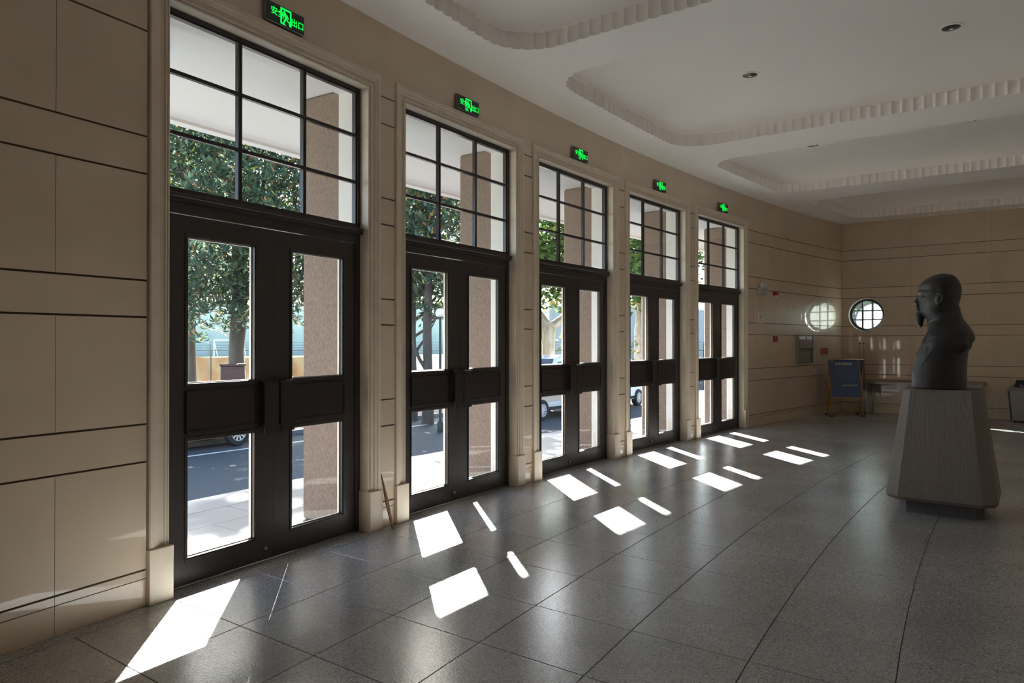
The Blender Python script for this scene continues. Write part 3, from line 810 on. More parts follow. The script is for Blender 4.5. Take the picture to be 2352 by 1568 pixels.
tree('magnolia_tree', (9.35, 11.75), 'slim dark magnolia, left trunk of the pair seen through the second door', 'dark magnolia trees along the road', tr2, bark_branches(rg, 0, 0, 2.6, 9, 3.0, .05)+[[(0, 0, 2.0, .06), (.15, -.12, 2.3, .05), (.35, -.35, 2.75, .03), (.55, -.5, 3.2, .015)]],
     [(0, 0, 6.2, 2.6, 2.6, 2.6), (.6, -.6, 3.9, 1.6, 1.6, .9), (-1.0, .8, 5.0, 2.0, 1.8, 1.8), (.9, -.9, 8.0, 2.2, 2.2, 2.0)], 'mag', 'leaf', 'bark', 21, 48, 1.25, near=0)
tree('magnolia_tree', (8.85, 10.60), 'slim dark magnolia, right trunk of the pair seen through the second door', 'dark magnolia trees along the road', tr2, bark_branches(rg, 0, 0, 3.0, 8, 2.6, .05)+[[(0, 0, 1.6, .07), (-.2, .16, 2.0, .06), (-.35, .3, 2.5, .05), (-.5, .5, 2.9, .03)]],
     [(0, 0, 6.4, 2.2, 2.2, 2.6), (.5, -.5, 4.2, 1.3, 1.3, 1.1), (-.4, .4, 8.2, 2.0, 2.0, 1.8)], 'mag', 'leaf', 'bark', 31, 48, 1.25, near=0)
p3 = [(0, 0, 0, .33), (0, 0, 1.2, .27), (.02, 0, 2.3, .25), (0, 0, 2.95, .30), (0, 0, 3.3, .26)]
b3 = [[(0, 0, 3.0, .24), (-.28, .34, 3.7, .18), (-.42, .5, 4.6, .15), (-.5, .6, 6.0, .1), (-.4, .6, 7.6, .05)], [(0, 0, 3.0, .22), (.36, -.42, 3.45, .15), (.62, -.75, 3.95, .12), (.8, -1.1, 5.2, .09), (1.2, -1.4, 6.8, .05)],
      [(-.3, .35, 3.8, .09), (-.9, .7, 4.3, .07), (-1.5, 1.2, 5.2, .04)], [(.62, -.75, 3.95, .07), (.4, -.5, 4.8, .05), (.3, -.6, 6.0, .03)]]
tree('plane_tree', (16.05, 10.9), 'plane tree with mottled forked trunk seen through the third door', None, p3, b3,
     [(0, 0, 6.4, 2.6, 2.8, 2.2), (-.6, .7, 4.2, 1.1, 1.1, .6), (.7, -.8, 3.0, .45, .5, .7), (-.6, .55, 2.7, .4, .5, .8), (.3, -.3, 4.3, .8, .8, .35), (1.0, -1.6, 6.0, 2.2, 2.2, 2.4)], 'pla', 'leaf2', 'bark2', 41, 60, 1.2, near=70, per=6)
tree('plane_tree', (21.3, 9.6), 'yellowing tree beside the grey wall seen through the fourth door', None, [(0, 0, 0, .2), (0, 0, 3, .16), (.1, 0, 6, .1), (0, 0, 8, .04)], bark_branches(rg, 0, 0, 3.4, 7, 2.8, .05),
     [(0, 0, 6.8, 3.0, 3.0, 2.6), (-.5, .4, 4.8, 1.5, 1.5, .8)], 'pla', 'leaf2', 'bark2', 51, 48, 1.3, per=6)
tree('sapling', (12.9, 5.9), 'thin sapling with a few bright yellow leaves by the fourth door', None, [(0, 0, 0, .02), (.02, 0, 1.4, .016), (0, .02, 2.6, .008)], [], [(0, 0, 2.45, .16, .16, .26), (0, .05, 2.0, .14, .14, .12)], 'pla', 'leaf3', 'bark', 61, 2600, .75, per=3)
tree('background_tree', (9.5, 27.5), 'tall dark tree behind the thick magnolia, filling the gaps of its crown', None, [(0, 0, 0, .25), (0, 0, 5, .2), (0, 0, 10, .08)], [],
     [(0, 0, 8.2, 5.0, 4.5, 4.2)], 'mag', 'leaf', 'bark', 81, 34, 1.8)
tree('background_tree', (16.5, 20.5), 'tall dark tree behind the pair of slim magnolias', None, [(0, 0, 0, .25), (0, 0, 5, .2), (0, 0, 10, .08)], [],
     [(0, 0, 8.0, 4.2, 4.2, 4.2)], 'mag', 'leaf', 'bark', 91, 34, 1.8)
# trees outside the round side window
tree('street_tree', (17.5, -2.4), 'leafy tree outside the small round window', None, [(0, 0, 0, .16), (0, 0, 3, .12), (0, 0, 6, .05)], bark_branches(rg, 0, 0, 2.4, 6, 2.2, .04),
     [(0, 0, 5.6, 2.4, 2.4, 1.3), (0, 2.3, 3.2, 1.0, 1.7, 1.5), (0, 2.3, 3.6, .8, 1.4, .9)], 'pla', 'leaf2', 'bark', 71, 110, 1.1, per=6)
wallpanels('side_wall_outside', (24, 4.5), (24, -9.5), GZ0, 3.0, 10, 'farwall2', 'pale panelled wall outside the round window')
# thin pole near magnolia
pl = empty('street_pole', (5.6, 18.2, GZ0)); tag(pl, 'slim grey-brown pole left of the thick magnolia trunk', 'pole')
MB().tube([(0, 0, 0), (-.04, .03, 2.4), (0, 0, 5.2)], [.16, .13, .11], 10).build('shaft', 'bark', pl, smooth=True)
MB().lathe([(.22, 0), (.22, .12), (.15, .2)], 12).build('base', 'bark', pl)
# lamp with opal globe
lp = empty('street_lamp', (7.60, 8.96, GZ0)); tag(lp, 'street lamp with white opal globe seen through the second door', 'lamp')
MB().lathe([(.09, 0), (.09, .25), (.045, .32), (.035, 3.2), (.06, 3.22)], 14).build('lamp_post', 'fence', lp, smooth=True)
MB().ell((0, 0, 3.33), (.135, .135, .135), 20, 14).build('globe', 'globe', lp, smooth=True)
MB().lathe([(.07, 3.20), (.08, 3.23), (.03, 3.25)], 14).build('collar', 'fence', lp)
# brown box near the trunk
bx_ = empty('utility_box', (5.03, 15.01, GZ0), -.55); tag(bx_, 'dark brown utility box standing before the magnolia trunk', 'box')
MB().box(-.34, .34, -.22, .22, .06, 1.80, bev=.02).build('cabinet', 'binbrown', bx_)
MB().box(-.37, .37, -.25, .25, 1.80, 1.86, bev=.01).build('lid', 'binbrown', bx_)
MB().box(-.30, .30, -.20, .20, 0, .06).build('base', 'fence', bx_)
MB().box(.18, .21, -.245, -.22, .95, 1.1).build('handle', 'steeldark', bx_)
MB().box(-.31, .31, -.228, -.219, .12, 1.74, bev=.004).build('door', 'binbrown', bx_)

# ------------------------------------------------------------------ vehicles
def wheel_parts(root, x, y, r=.32, w=.2, side=-1):
    t = MB().lathe([(r*.62, -w/2), (r*.95, -w/2), (r, -w*.35), (r, w*.35), (r*.95, w/2), (r*.62, w/2), (r*.62, -w/2)], 28, axis='y', c=(x, y, r), cap=False).lathe([(r*.63, -w*.15), (r*.63, w*.15)], 28, axis='y', c=(x, y, r)).build('wheel', 'tyre', root, smooth=True)
    m = MB().lathe([(r*.64, side*w*.42), (r*.64, side*w*.46), (r*.58, side*w*.48), (r*.56, side*w*.36)], 28, axis='y', c=(x, y, r), cap=False)
    m.lathe([(r*.16, side*w*.3), (r*.16, side*w*.5)], 12, axis='y', c=(x, y, r))
    for k in range(10):
        a = 2*PI*k/10; ca, sa = math.cos(a), math.sin(a); h = r*.045
        P = [(x+ca*r*.12-sa*h, z_, ) for z_ in ()]
        y0, y1 = y+side*w*.34, y+side*w*.47
        q4 = [(r*.12, -h), (r*.6, -h*1.5), (r*.6, h*1.5), (r*.12, h)]
        vs = [(x+ca*u-sa*v, yy, r+sa*u+ca*v) for yy in (y0, y1) for u, v in q4]
        m.add(vs, [(3, 2, 1, 0), (4, 5, 6, 7), (0, 1, 5, 4), (1, 2, 6, 5), (2, 3, 7, 6), (3, 0, 4, 7)])
    m.build('hub_cap', 'rim', t)
    return t
def car(name, loc, rz, label, paint, prof, half, wheels, windows, lowm=None, r=.32, belt=.9):
    c = empty(name, loc, rz); tag(c, label, 'car')
    # side profile (x,z) extruded across with tumblehome
    lo = []
    for yy, k in ((-half, 1), (-half+.04, 0), (half-.04, 0), (half, 1)):
        lo.append([(x, yy if z < belt else math.copysign(abs(yy)-(z-belt)*.22, yy), z-(.02*k)) for x, z in prof])
    MB().loft(lo).build('body', paint, c)
    for w in windows:
        m = MB()
        for s in (-1, 1):
            yy = [s*(half-(z-belt)*.22*(z > belt)+.006) for x, z in w]
            n = len(w); m.add([(x, y_, z) for (x, z), y_ in zip(w, yy)]+[(x, y_-s*.03, z) for (x, z), y_ in zip(w, yy)], [tuple(range(n)), tuple(range(2*n-1, n-1, -1))]+[(i_, (i_+1) % n, n+(i_+1) % n, n+i_) for i_ in range(n)])
        m.build('side_window', 'carglass', c)
    for wx in wheels:
        for s in (-1, 1): wheel_parts(c, wx, s*(half-.055), r, side=s)
    return c
# low dark hatchback: roof hidden by the door rail
prof = [(-2.0, .30), (-2.05, .62), (-1.95, .85), (-1.3, .96), (-.65, 1.40), (.85, 1.45), (1.5, 1.02), (2.0, .92), (2.08, .6), (2.0, .28)]
c1 = car('parked_car', (1.50, 12.02, GZ0), -.03, 'dark low hatchback with pale alloy wheels parked beyond the white line', 'carblack', prof, .84, (-1.28, 1.25),
    [[(-1.15, .98), (-.62, 1.33), (.05, 1.36), (.05, .98)], [(.12, .98), (.12, 1.36), (.8, 1.36), (1.3, 1.0)]], r=.31)
MB().box(-2.06, -2.0, -.5, .5, .62, .74).build('headlight', 'lamp', c1)
MB().box(2.02, 2.08, -.7, .7, .62, .72).build('tail_light', 'red', c1)
# white van seen through the third and fourth doors
prof = [(-2.2, .34), (-2.25, .7), (-2.15, 1.10), (-.95, 1.36), (-.35, 1.98), (.1, 2.08), (1.9, 2.08), (2.2, 1.7), (2.28, .9), (2.2, .32)]
vn = car('white_van', (13.05, 9.06, GZ0), 0, 'white van facing left with dark windows, seen through the third door', 'carwhite', prof, .86, (-1.45, 1.4),
    [[(-.82, 1.30), (-.32, 1.86), (.2, 1.90), (.2, 1.30)], [(.3, 1.30), (.3, 1.90), (1.1, 1.90), (1.1, 1.30)], [(1.2, 1.30), (1.2, 1.90), (1.85, 1.90), (2.02, 1.30)]], r=.34, belt=1.25)
MB().box(-2.33, -2.22, -.8, .8, .40, .62).build('bumper', 'tyre', vn)
MB().box(-2.1, 2.1, -.868, .868, .60, .86).build('flank_reflection', 'flanksun', vn)  # strip carrying the painted sun reflection along the white flank
MB().box(-1.05, 1.0, -.88, .88, .32, .42).build('side_skirt', 'tyre', vn)
MB().add([(-.93, -.72, 1.40), (-.93, .72, 1.40), (-.40, .60, 1.96), (-.40, -.60, 1.96), (-.89, -.72, 1.36), (-.89, .72, 1.36), (-.36, .60, 1.92), (-.36, -.60, 1.92)], [(0, 1, 2, 3), (7, 6, 5, 4), (0, 4, 5, 1), (1, 5, 6, 2), (2, 6, 7, 3), (3, 7, 4, 0)]).build('windscreen', 'carglass', vn)
prof = [(-2.0, .34), (-2.05, .9), (-1.95, 1.75), (-1.7, 1.98), (.35, 1.98), (.8, 1.86), (1.35, 1.36), (1.80, 1.02), (1.90, .6), (1.85, .32)]
vb_ = car('white_van', (17.4, 9.06, GZ0), 0, 'white van facing right with visible front wheel, seen through the fourth door', 'carwhite', prof, .84, (-1.3, 1.08),
    [[(-1.75, 1.2), (-1.68, 1.84), (-.9, 1.86), (-.9, 1.2)], [(-.8, 1.2), (-.8, 1.86), (.0, 1.86), (.0, 1.2)], [(.1, 1.2), (.1, 1.84), (.55, 1.80), (1.2, 1.25)]], r=.33, belt=1.15)
MB().box(1.86, 1.95, -.75, .75, .38, .58).build('bumper', 'tyre', vb_)
MB().box(-1.97, 1.75, -.85, .85, .32, .42).build('side_skirt', 'tyre', vb_)
# distant cargo tricycle frame behind the van
ct = empty('cargo_rack', (17.9, 13.2, GZ0), -.6); tag(ct, 'small dark cargo rack standing behind the white van', 'rack')
for x in (-.6, .6):
    for y in (-.35, .35): MB().tube([(x, y, 0), (x, y, 2.45)], .03, 6).build('post', 'fence', ct)
for z in (1.9, 2.45):
    MB().box(-.62, .62, -.37, -.33, z-.03, z+.03).build('rail', 'fence', ct); MB().box(-.62, .62, .33, .37, z-.03, z+.03).build('rail', 'fence', ct)
MB().box(-.4, .35, -.25, .25, 1.95, 2.3, bev=.02).build('crate', 'farwall2', ct)

# ------------------------------------------------------------------ exit signs
def tstroke(mb, pts, w, y=0, d=.002):
    """flat stroke (x,z) with width w"""
    for (a, b) in zip(pts, pts[1:]):
        a = Vector(a); b = Vector(b); t = (b-a).normalized(); n = Vector((-t.y, t.x))*w/2; t = t*w*.3
        q4 = [a-t+n, a-t-n, b+t-n, b+t+n]
        mb.add([(p.x, yy, p.y) for yy in (y, y-d) for p in q4], [(3, 2, 1, 0), (4, 5, 6, 7), (0, 1, 5, 4), (1, 2, 6, 5), (2, 3, 7, 6), (3, 0, 4, 7)])
def stand(me, x, y, z, sx=1, sz=1):     # flat xy text to the xz plane, facing -y
    me.transform(Matrix.Translation((x, y, z)) @ Matrix.Rotation(PI/2, 4, 'X') @ Matrix.Diagonal((sx, sz, 1, 1))); return me
SW, SH = .34, .135
an = text_mesh('安全', .058, .0008, .0007); an = stand(an, -.128, -.0345, -.012); an.materials.clear(); an.materials.append(M['glow'])
ko = text_mesh('出口', .058, .0008, .0007); ko = stand(ko, .048, -.0345, -.032); ko.materials.clear(); ko.materials.append(M['glow'])
pic = MB()
tstroke(pic, [(-.040, -.052), (-.040, .050), (.044, .050), (.044, -.05)], .012, -.034)
tstroke(pic, [(-.034, -.052), (-.018, -.052)], .010, -.034); 
pic.lathe([(.0085, -.034), (.0085, -.036)], 12, axis='y', c=(-.012, 0, .031))
tstroke(pic, [(-.006, .020), (.004, -.008)], .017, -.034); tstroke(pic, [(-.030, .006), (-.020, -.002), (-.008, .018), (.012, .014), (.022, -.006)], .007, -.034)
tstroke(pic, [(.004, -.010), (-.010, -.026), (-.018, -.046)], .011, -.034); tstroke(pic, [(.006, -.010), (.016, -.022), (.030, -.026), (.036, -.05)], .009, -.034); tstroke(pic, [(-.014, -.052), (-.002, -.056)], .006, -.034)
picm = pic.mesh('running_figure', 'glow')
case = MB().box(-SW/2, SW/2, -.030, .0, -SH/2, SH/2, bev=.003).mesh('housing', 'signcase')
face = MB().box(-SW/2+.006, SW/2-.004, -.034, -.030, -SH/2+.004, SH/2-.004).mesh('face_plate', 'signgreen')
for i in range(1, 6):
    x, y = pol(i-.005, WO-.003); s = empty('exit_sign', (x, y, 3.742), -(i-3)*DL)
    tag(s, 'green glowing exit sign with running figure above the %s door from the left' % ordn[i-1], 'sign', 'green exit signs above the doors')
    put('housing', case, s); f_ = put('face_plate', face, s); put('running_figure', picm, f_); put('lettering', an, f_); put('lettering', ko, f_)
# ------------------------------------------------------------------ downlights
for nm, x, y in (('second coffer, near the doors', .735, -1.89), ('second coffer, far from the doors', .655, -3.84), ('third coffer, near the doors', 4.20, -1.74), ('third coffer, far from the doors', 4.165, -3.80)):
    s = empty('downlight', (x, y, ZT-.001)); tag(s, 'round recessed ceiling downlight in the '+nm, 'lamp', 'recessed ceiling downlights')
    MB().lathe([(.105, -.0), (.105, -.006), (.082, -.010), (.080, -.002)], 28).build('trim_ring', 'ceil', s, smooth=True)
    MB().lathe([(.080, -.003), (.055, -.006), (.03, -.016)], 28).build('reflector', 'downmetal', s, smooth=True)
    MB().ell((0.01, 0, -.012), (.02, .02, .014), 12, 8).build('bulb', 'lamp', s, smooth=True)

# ------------------------------------------------------------------ wall fixtures to the right of the doors
def onwall(x, z, out_=0): 
    X, Y = arc(x, WO-out_); return (X, Y, z), -math.asin(x/(R+WO))
loc, rz = onwall(5.86, 2.44); s = empty('emergency_light', loc, rz); tag(s, 'grey twin-lamp emergency light high on the wall beside the fifth door', 'lamp')
MB().box(-.15, .13, -.06, 0, -.06, .055, bev=.006).build('housing', 'plastic', s); MB().box(-.02, .06, -.063, -.06, .02, .028).build('vent_slot', 'steeldark', s)
for x in (-.055, .055):
    h = MB().lathe([(.045, .005), (.052, -.028), (.044, -.034)], 20, axis='y', c=(x, -.03, .105)).build('lamp_head', 'lamp', s, smooth=True)
    MB().tube([(x, -.02, .055), (x, -.02, .07)], .012, 8).build('neck', 'plastic', s)
loc, rz = onwall(5.83, 1.955); s = empty('wall_plaque', loc, rz); tag(s, 'pale rectangular plaque with two stacked rings beside the fifth door', 'plaque')
MB().box(-.10, .10, -.014, 0, -.10, .10, bev=.003).build('plate', 'plaque', s)
m = MB()
for zc in (.038, -.038):
    L = []
    for rr_, yy in ((.058, -.014), (.058, -.016), (.052, -.016), (.052, -.014)): L.append([(rr_*math.cos(2*PI*k/24), yy, zc+.62*rr_*math.sin(2*PI*k/24)) for k in range(24)])
    m.loft(L+[L[0]], cap=False)
tstroke(m, [(-.03, .02), (.03, .058)], .006, -.014); tstroke(m, [(-.045, -.0), (.045, -.0)], .006, -.014)
m.build('ring_mark', 'steeldark', s)
loc, rz = onwall(6.43, 2.405); s = empty('fire_alarm', loc, rz); tag(s, 'small red alarm sounder with clear lens, the upper of two red boxes', 'alarm')
MB().box(-.065, .065, -.05, 0, -.02, .055, bev=.005).build('housing', 'red', s); MB().ell((0, -.03, -.035), (.04, .03, .025), 14, 8).build('lens', 'lamp', s, smooth=True)
loc, rz = onwall(6.43, 1.570); s = empty('fire_call_point', loc, rz); tag(s, 'small red fire call point, the lower of two red boxes', 'alarm')
MB().box(-.065, .065, -.04, 0, -.055, .055, bev=.005).build('housing', 'red', s); MB().box(-.005, .045, -.044, -.04, -.01, .04).build('push_window', 'black', s)
loc, rz = onwall(7.70, 1.363); s = empty('wall_dispenser', loc, rz); tag(s, 'brushed steel wall cabinet with curved locked lid and open lower tray', 'cabinet')
s.scale = (1, .5, 1); w = .34
MB().box(-w, -w+.012, -.14, 0, -.28, .28).build('side_plate', 'steel', s); MB().box(w-.012, w, -.14, 0, -.28, .28).build('side_plate', 'steel', s)
L = []
for y, z in ((-.005, .28), (-.10, .28), (-.135, .262), (-.15, .20), (-.158, .10), (-.158, .03), (-.15, .012), (-.005, .012)): L.append([(-w+.02, y, z), (w-.05, y, z)])
m = MB(); n = len(L)
m.add([p for l in L for p in l], [tuple(range(0, 2*n, 2)), tuple(range(2*n-1, 0, -2))]+[(2*k, 2*k+1, (2*k+3) % (2*n), (2*k+2) % (2*n)) for k in range(n)])
m.build('lid', 'steel', s)
MB().lathe([(.022, -.135), (.022, -.152), (.012, -.155)], 14, axis='y', c=(0, .0, .235)).build('lock', 'steeldark', s)
MB().box(-w+.012, w-.012, -.075, -.005, -.26, .01).build('tray_back', 'steel', s)
MB().box(-w, w, -.145, -.0, -.28, -.262).build('tray_lip', 'steel', s)
MB().box(-.26, -.20, -.080, -.075, -.165, -.145).build('catch', 'lamp', s)
loc, rz = onwall(8.71, 1.318); s = empty('fire_notice', loc, rz); tag(s, 'small red fire notice with pale symbols near the room corner', 'sign')
MB().box(-.18, .18, -.008, 0, -.068, .068).build('plate', 'redsign', s)
m = MB(); tstroke(m, [(-.13, -.035), (-.13, .045)], .03, -.008, .001); tstroke(m, [(-.06, -.052), (.15, -.052)], .008, -.008, .001); m.build('symbol', 'txtgreen', s)
t119 = text_mesh('119', .10, .0006, .001); t119 = stand(t119, -.055, -.0095, -.030, 1.2, 1); t119.materials.clear(); t119.materials.append(M['txtgreen']); put('lettering', t119, s)

# ------------------------------------------------------------------ wooden stick leaning between the first two doors
s = empty('wooden_stick', (-3.30, -.20, 0), 0); tag(s, 'thin tapering brown wooden stick leaning between the first two doors', 'stick')
MB().loft([[(.028, -.095, 0), (.040, -.095, 0), (.040, -.083, 0), (.028, -.083, 0)], [(-.010, -.062, .20), (.022, -.062, .20), (.022, -.050, .20), (-.010, -.050, .20)], [(-.022, -.012, .44), (-.016, -.012, .44), (-.016, -.006, .44), (-.022, -.006, .44)]]).build('shaft', 'woodstick', s)

# ------------------------------------------------------------------ notice easel
ez = empty('notice_easel', (8.31, -1.43, 0), math.atan2(-.815, .58)); tag(ez, 'brass easel holding a blue notice board near the corner', 'easel')
# local x to the right along the board, local y away from the camera
lean = .10
def bd(x, z, y=0): return (x-(z-.36)*.075, y+(z)*lean, z)
def strip(mb, pts, r): mb.tube(pts, r, 8)
BW, B0, B1 = .315, .385, 1.15
m = MB(); m.add([bd(-BW, B0, -.006), bd(BW, B0, -.006), bd(BW, B1, -.006), bd(-BW, B1, -.006), bd(-BW, B0, .006), bd(BW, B0, .006), bd(BW, B1, .006), bd(-BW, B1, .006)], [(0, 1, 2, 3), (7, 6, 5, 4), (0, 4, 5, 1), (1, 5, 6, 2), (2, 6, 7, 3), (3, 7, 4, 0)])
board = m.build('notice_board', 'blue', ez)
m = MB(); r = .011
for a, b in (((-BW, B0), (-BW, B1)), ((BW, B0), (BW, B1)), ((-BW, B0), (BW, B0)), ((-BW, B1), (BW, B1))): m.tube([bd(*a, -.006), bd(*b, -.006)], r, 8)
m.build('frame', 'gold', board)
def easel_text(body, size, x, z, mname, bold=.0):
    t = text_mesh(body, size, .0004, bold); t.materials.clear(); t.materials.append(M[mname])
    for v in t.vertices:
        X, Z = v.co.x+x, v.co.y+z; p = bd(X, Z, -.0075); v.co = (p[0], p[1]-v.co.z, p[2])
    put('lettering', t, board)
easel_text('会场布置须知', .060, -.175, 1.045, 'txt', .0022)
rgt = random.Random(2)
m = MB()      # the notice's small print: too small in the photograph to read, kept as rows of tiny marks
for (x0, x1, z) in ((-.135, .21, .945), (-.135, .085, .893), (-.13, .225, .840), (-.115, .175, .787), (-.11, .235, .735), (-.11, -.06, .683), (-.02, .25, .530)):
    x = x0
    while x < x1:
        for k in range(4):
            w_ = rgt.uniform(.006, .02); h_ = .004; 
            if k % 2: w_, h_ = .004, rgt.uniform(.01, .024)
            xx, zz = x+rgt.uniform(0, .014), z+rgt.uniform(0, .02)
            if z < .6: h_, zz = .004, z+.006
            m.add([bd(xx, zz, -.0068), bd(xx+w_, zz, -.0068), bd(xx+w_, zz+h_, -.0068), bd(xx, zz+h_, -.0068)], [(0, 1, 2, 3)])
        x += .027
tag(m.build('small_print', 'txtdim', board, fix=False), kind='stuff')
easel_text('—违反规则者全部押金', .034, -.105, .622, 'txtgreen', .0012)
# rear board and legs
m = MB()
def rb(x, z): return (x+.065-(z-.36)*.03, .42-z*.28, z)
for x in (-BW, BW): m.tube([rb(x, .02), rb(x, 1.155)], .010, 8)
m.tube([rb(-BW, 1.155), rb(BW, 1.155)], .010, 8); m.tube([rb(-BW, .05), rb(BW-.1, .05)], .010, 8); m.build('rear_frame', 'gold', ez)
m = MB(); m.add([rb(-BW, .40), rb(BW, .40), rb(BW, 1.15), rb(-BW, 1.15)]+[tuple(Vector(rb(*p))+Vector((0, .01, 0))) for p in ((-BW, .40), (BW, .40), (BW, 1.15), (-BW, 1.15))], [(0, 1, 2, 3), (7, 6, 5, 4), (0, 4, 5, 1), (1, 5, 6, 2), (2, 6, 7, 3), (3, 7, 4, 0)]); m.build('rear_board', 'blue', ez)
for sx in (-1, 1):
    MB().tube([(sx*(BW+.012)-.012*0, 0.03, .02), bd(sx*(BW+.018)-.0, .78, 0.0)], .009, 8).build('leg', 'gold', ez)
    MB().tube([(sx*(BW-.02), .10, .02), bd(sx*(BW-.0), .42, .03)], .008, 8).build('leg', 'gold', ez)
    MB().box(sx*(BW+.005)-.025, sx*(BW+.005)+.025, 0, .09, 0, .03, bev=.004).build('foot', 'black', ez)
    MB().box(sx*(BW+.005)+.04, sx*(BW+.005)+.09, .38, .45, 0, .03, bev=.004).build('foot', 'black', ez)
# two-post stand behind the easel
ms = empty('metal_stand', (9.33, -1.505, 0)); tag(ms, 'thin grey two-post metal stand behind the notice easel', 'stand')
for y in (-.04, .04):
    MB().box(-.014, .014, y-.013, y+.013, .02, 1.47).build('post', 'steel', ms); MB().box(-.016, .016, y-.015, y+.015, 1.47, 1.495).build('cap', 'black', ms)
MB().box(-.12, .12, -.06, .10, 0, .02, bev=.004).build('base', 'steeldark', ms)
# ------------------------------------------------------------------ bench along the side wall
bn = empty('bench_table', (9.34, -2.65, 0)); tag(bn, 'long low wooden-topped bench table along the side wall', 'table')
for k in range(3): MB().box(-.225+k*.15, -.225+k*.15+.147, -1.06, 1.08, .685, .72, bev=.004).build('plank', 'wood', bn)
MB().box(-.20, .20, -1.02, 1.04, .64, .684).build('apron', 'steel', bn)
for x in (-.17, .17):
    for y in (-1.0, .28, 1.0): MB().box(x-.02, x+.02, y-.02, y+.02, 0, .64).build('leg', 'steel', bn)
# ------------------------------------------------------------------ litter bin
lb = empty('litter_bin', (9.28, -4.40, 0)); tag(lb, 'grey steel litter bin with black push flap at the right edge', 'bin')
m = MB()
m.loft([[(-.19, -.30, .03), (.2, -.30, .03), (.2, .28, .03), (-.19, .28, .03)], [(-.225, -.345, .585), (.23, -.345, .585), (.23, .335, .585), (-.225, .335, .585)]]); m.build('body', 'steel', lb)
m = MB().box(-.24, .24, -.36, .352, .585, .60, bev=.003).build('rim', 'steel', lb)
m = MB(); m.loft([[(-.235, -.35, .60), (.235, -.35, .60), (.235, .34, .60), (-.235, .34, .60)], [(-.17, -.27, .70), (.22, -.27, .70), (.22, .26, .70), (-.17, .26, .70)]]); m.build('lid', 'steel', lb)
m = MB(); m.loft([[(-.205, -.24, .665), (.18, -.24, .665), (.18, .235, .665), (-.205, .235, .665)], [(-.15, -.21, .79), (.18, -.21, .79), (.18, .205, .79), (-.15, .205, .79)]]); fl_ = m.build('push_flap', 'black', lb)
tp = text_mesh('PUSH', .062, .001, .001); tp.materials.clear(); tp.materials.append(M['lettergrey'])
tp.transform(Matrix.Translation((-.208, .150, .672)) @ Matrix.Rotation(math.radians(-23.7), 4, 'Y').inverted() @ Matrix.Rotation(-PI/2, 4, 'Z') @ Matrix.Rotation(PI/2, 4, 'X'))
put('lettering', tp, fl_)
for y in (.30, -.31): MB().tube([(-.195, y-.02, .03), (-.232, y+.02, .585)], .012, 6).build('corner_post', 'steeldark', lb)
for x in (-.15, .15):
    for y in (-.25, .23): MB().box(x-.025, x+.025, y-.025, y+.025, 0, .03).build('foot', 'black', lb)

# ------------------------------------------------------------------ pedestal and bust
PX, PY = .16, -3.81
pd = empty('pedestal', (PX, PY, 0)); tag(pd, 'tapering grey stone pedestal with chamfered corners under the bust', 'pedestal')
def octo(h, c, z, hy=None):
    hy = hy or h
    return [(-h+c, -hy, z), (h-c, -hy, z), (h, -hy+c, z), (h, hy-c, z), (h-c, hy, z), (-h+c, hy, z), (-h, hy-c, z), (-h, -hy+c, z)]
MB().loft([octo(.40, .10, .115), octo(.42, .105, .145), octo(.415, .104, .19), octo(.292, .066, 1.075), octo(.285, .064, 1.085)]).build('body', 'concrete', pd)
MB().loft([octo(.32, .06, 0), octo(.32, .06, .116)]).build('base', 'plinth', pd)

bs = empty('bust', (PX, PY, 1.085), 0); tag(bs, 'dark bronze bust of a bald goateed man in a high-collared jacket', 'statue')
# local: +y = direction the man faces (towards the doors); z up from pedestal top
H0 = 1.085
def interp(tab, z):
    for (a, b) in zip(tab, tab[1:]):
        if a[0] <= z <= b[0]:
            t = (z-a[0])/(b[0]-a[0]); return [p+(q_-p)*t for p, q_ in zip(a[1:], b[1:])]
    return list(tab[0][1:] if z < tab[0][0] else tab[-1][1:])
# z(abs), front y, back y, half width
T = [(1.085, .244, -.178, .225), (1.15, .247, -.179, .232), (1.22, .246, -.180, .240), (1.279, .240, -.181, .248), (1.34, .224, -.184, .255), (1.39, .207, -.189, .262), (1.44, .186, -.196, .270), (1.475, .176, -.208, .276), (1.50, .165, -.224, .280), (1.53, .149, -.244, .278), (1.55, .134, -.243, .270), (1.59, .120, -.229, .245), (1.63, .112, -.209, .20), (1.67, .112, -.184, .155), (1.70, .108, -.160, .125), (1.73, .106, -.140, .112)]
loops = []; NS = 40
z = H0
for k in range(34):
    z = H0+(1.73-H0)*k/33; f, b, w = interp(T, z)
    cy, ry = (f+b)/2, (f-b)/2; L = []
    for a in range(NS):
        t = 2*PI*a/NS; ct, st2 = math.cos(t), math.sin(t); e_ = 2/2.5
        x = w*math.copysign(abs(ct)**e_, ct); y = cy+ry*math.copysign(abs(st2)**e_, st2)
        L.append((x, y, z-H0))
    loops.append(L)
B = MB(); B.loft(loops)
def el(c, r, rx=0, ry_=0, rz_=0, seg=20, rings=14):
    rot = Matrix.Rotation(rz_, 3, 'Z') @ Matrix.Rotation(ry_, 3, 'Y') @ Matrix.Rotation(rx, 3, 'X')
    B.ell((c[0], c[1], c[2]-H0), r, seg, rings, rot)
# shoulders: cut-off upper arms
for sx in (-1, 1):
    el((sx*.175, -.05, 1.51), (.105, .165, .105), rx=.3)
    el((sx*.10, -.06, 1.60), (.12, .12, .075), ry_=sx*.5)
# neck + head
B.tube([(0, -.035, 1.60-H0), (0, -.02, 1.72-H0), (0, .0, 1.82-H0)], [.105, .100, .105], 24)
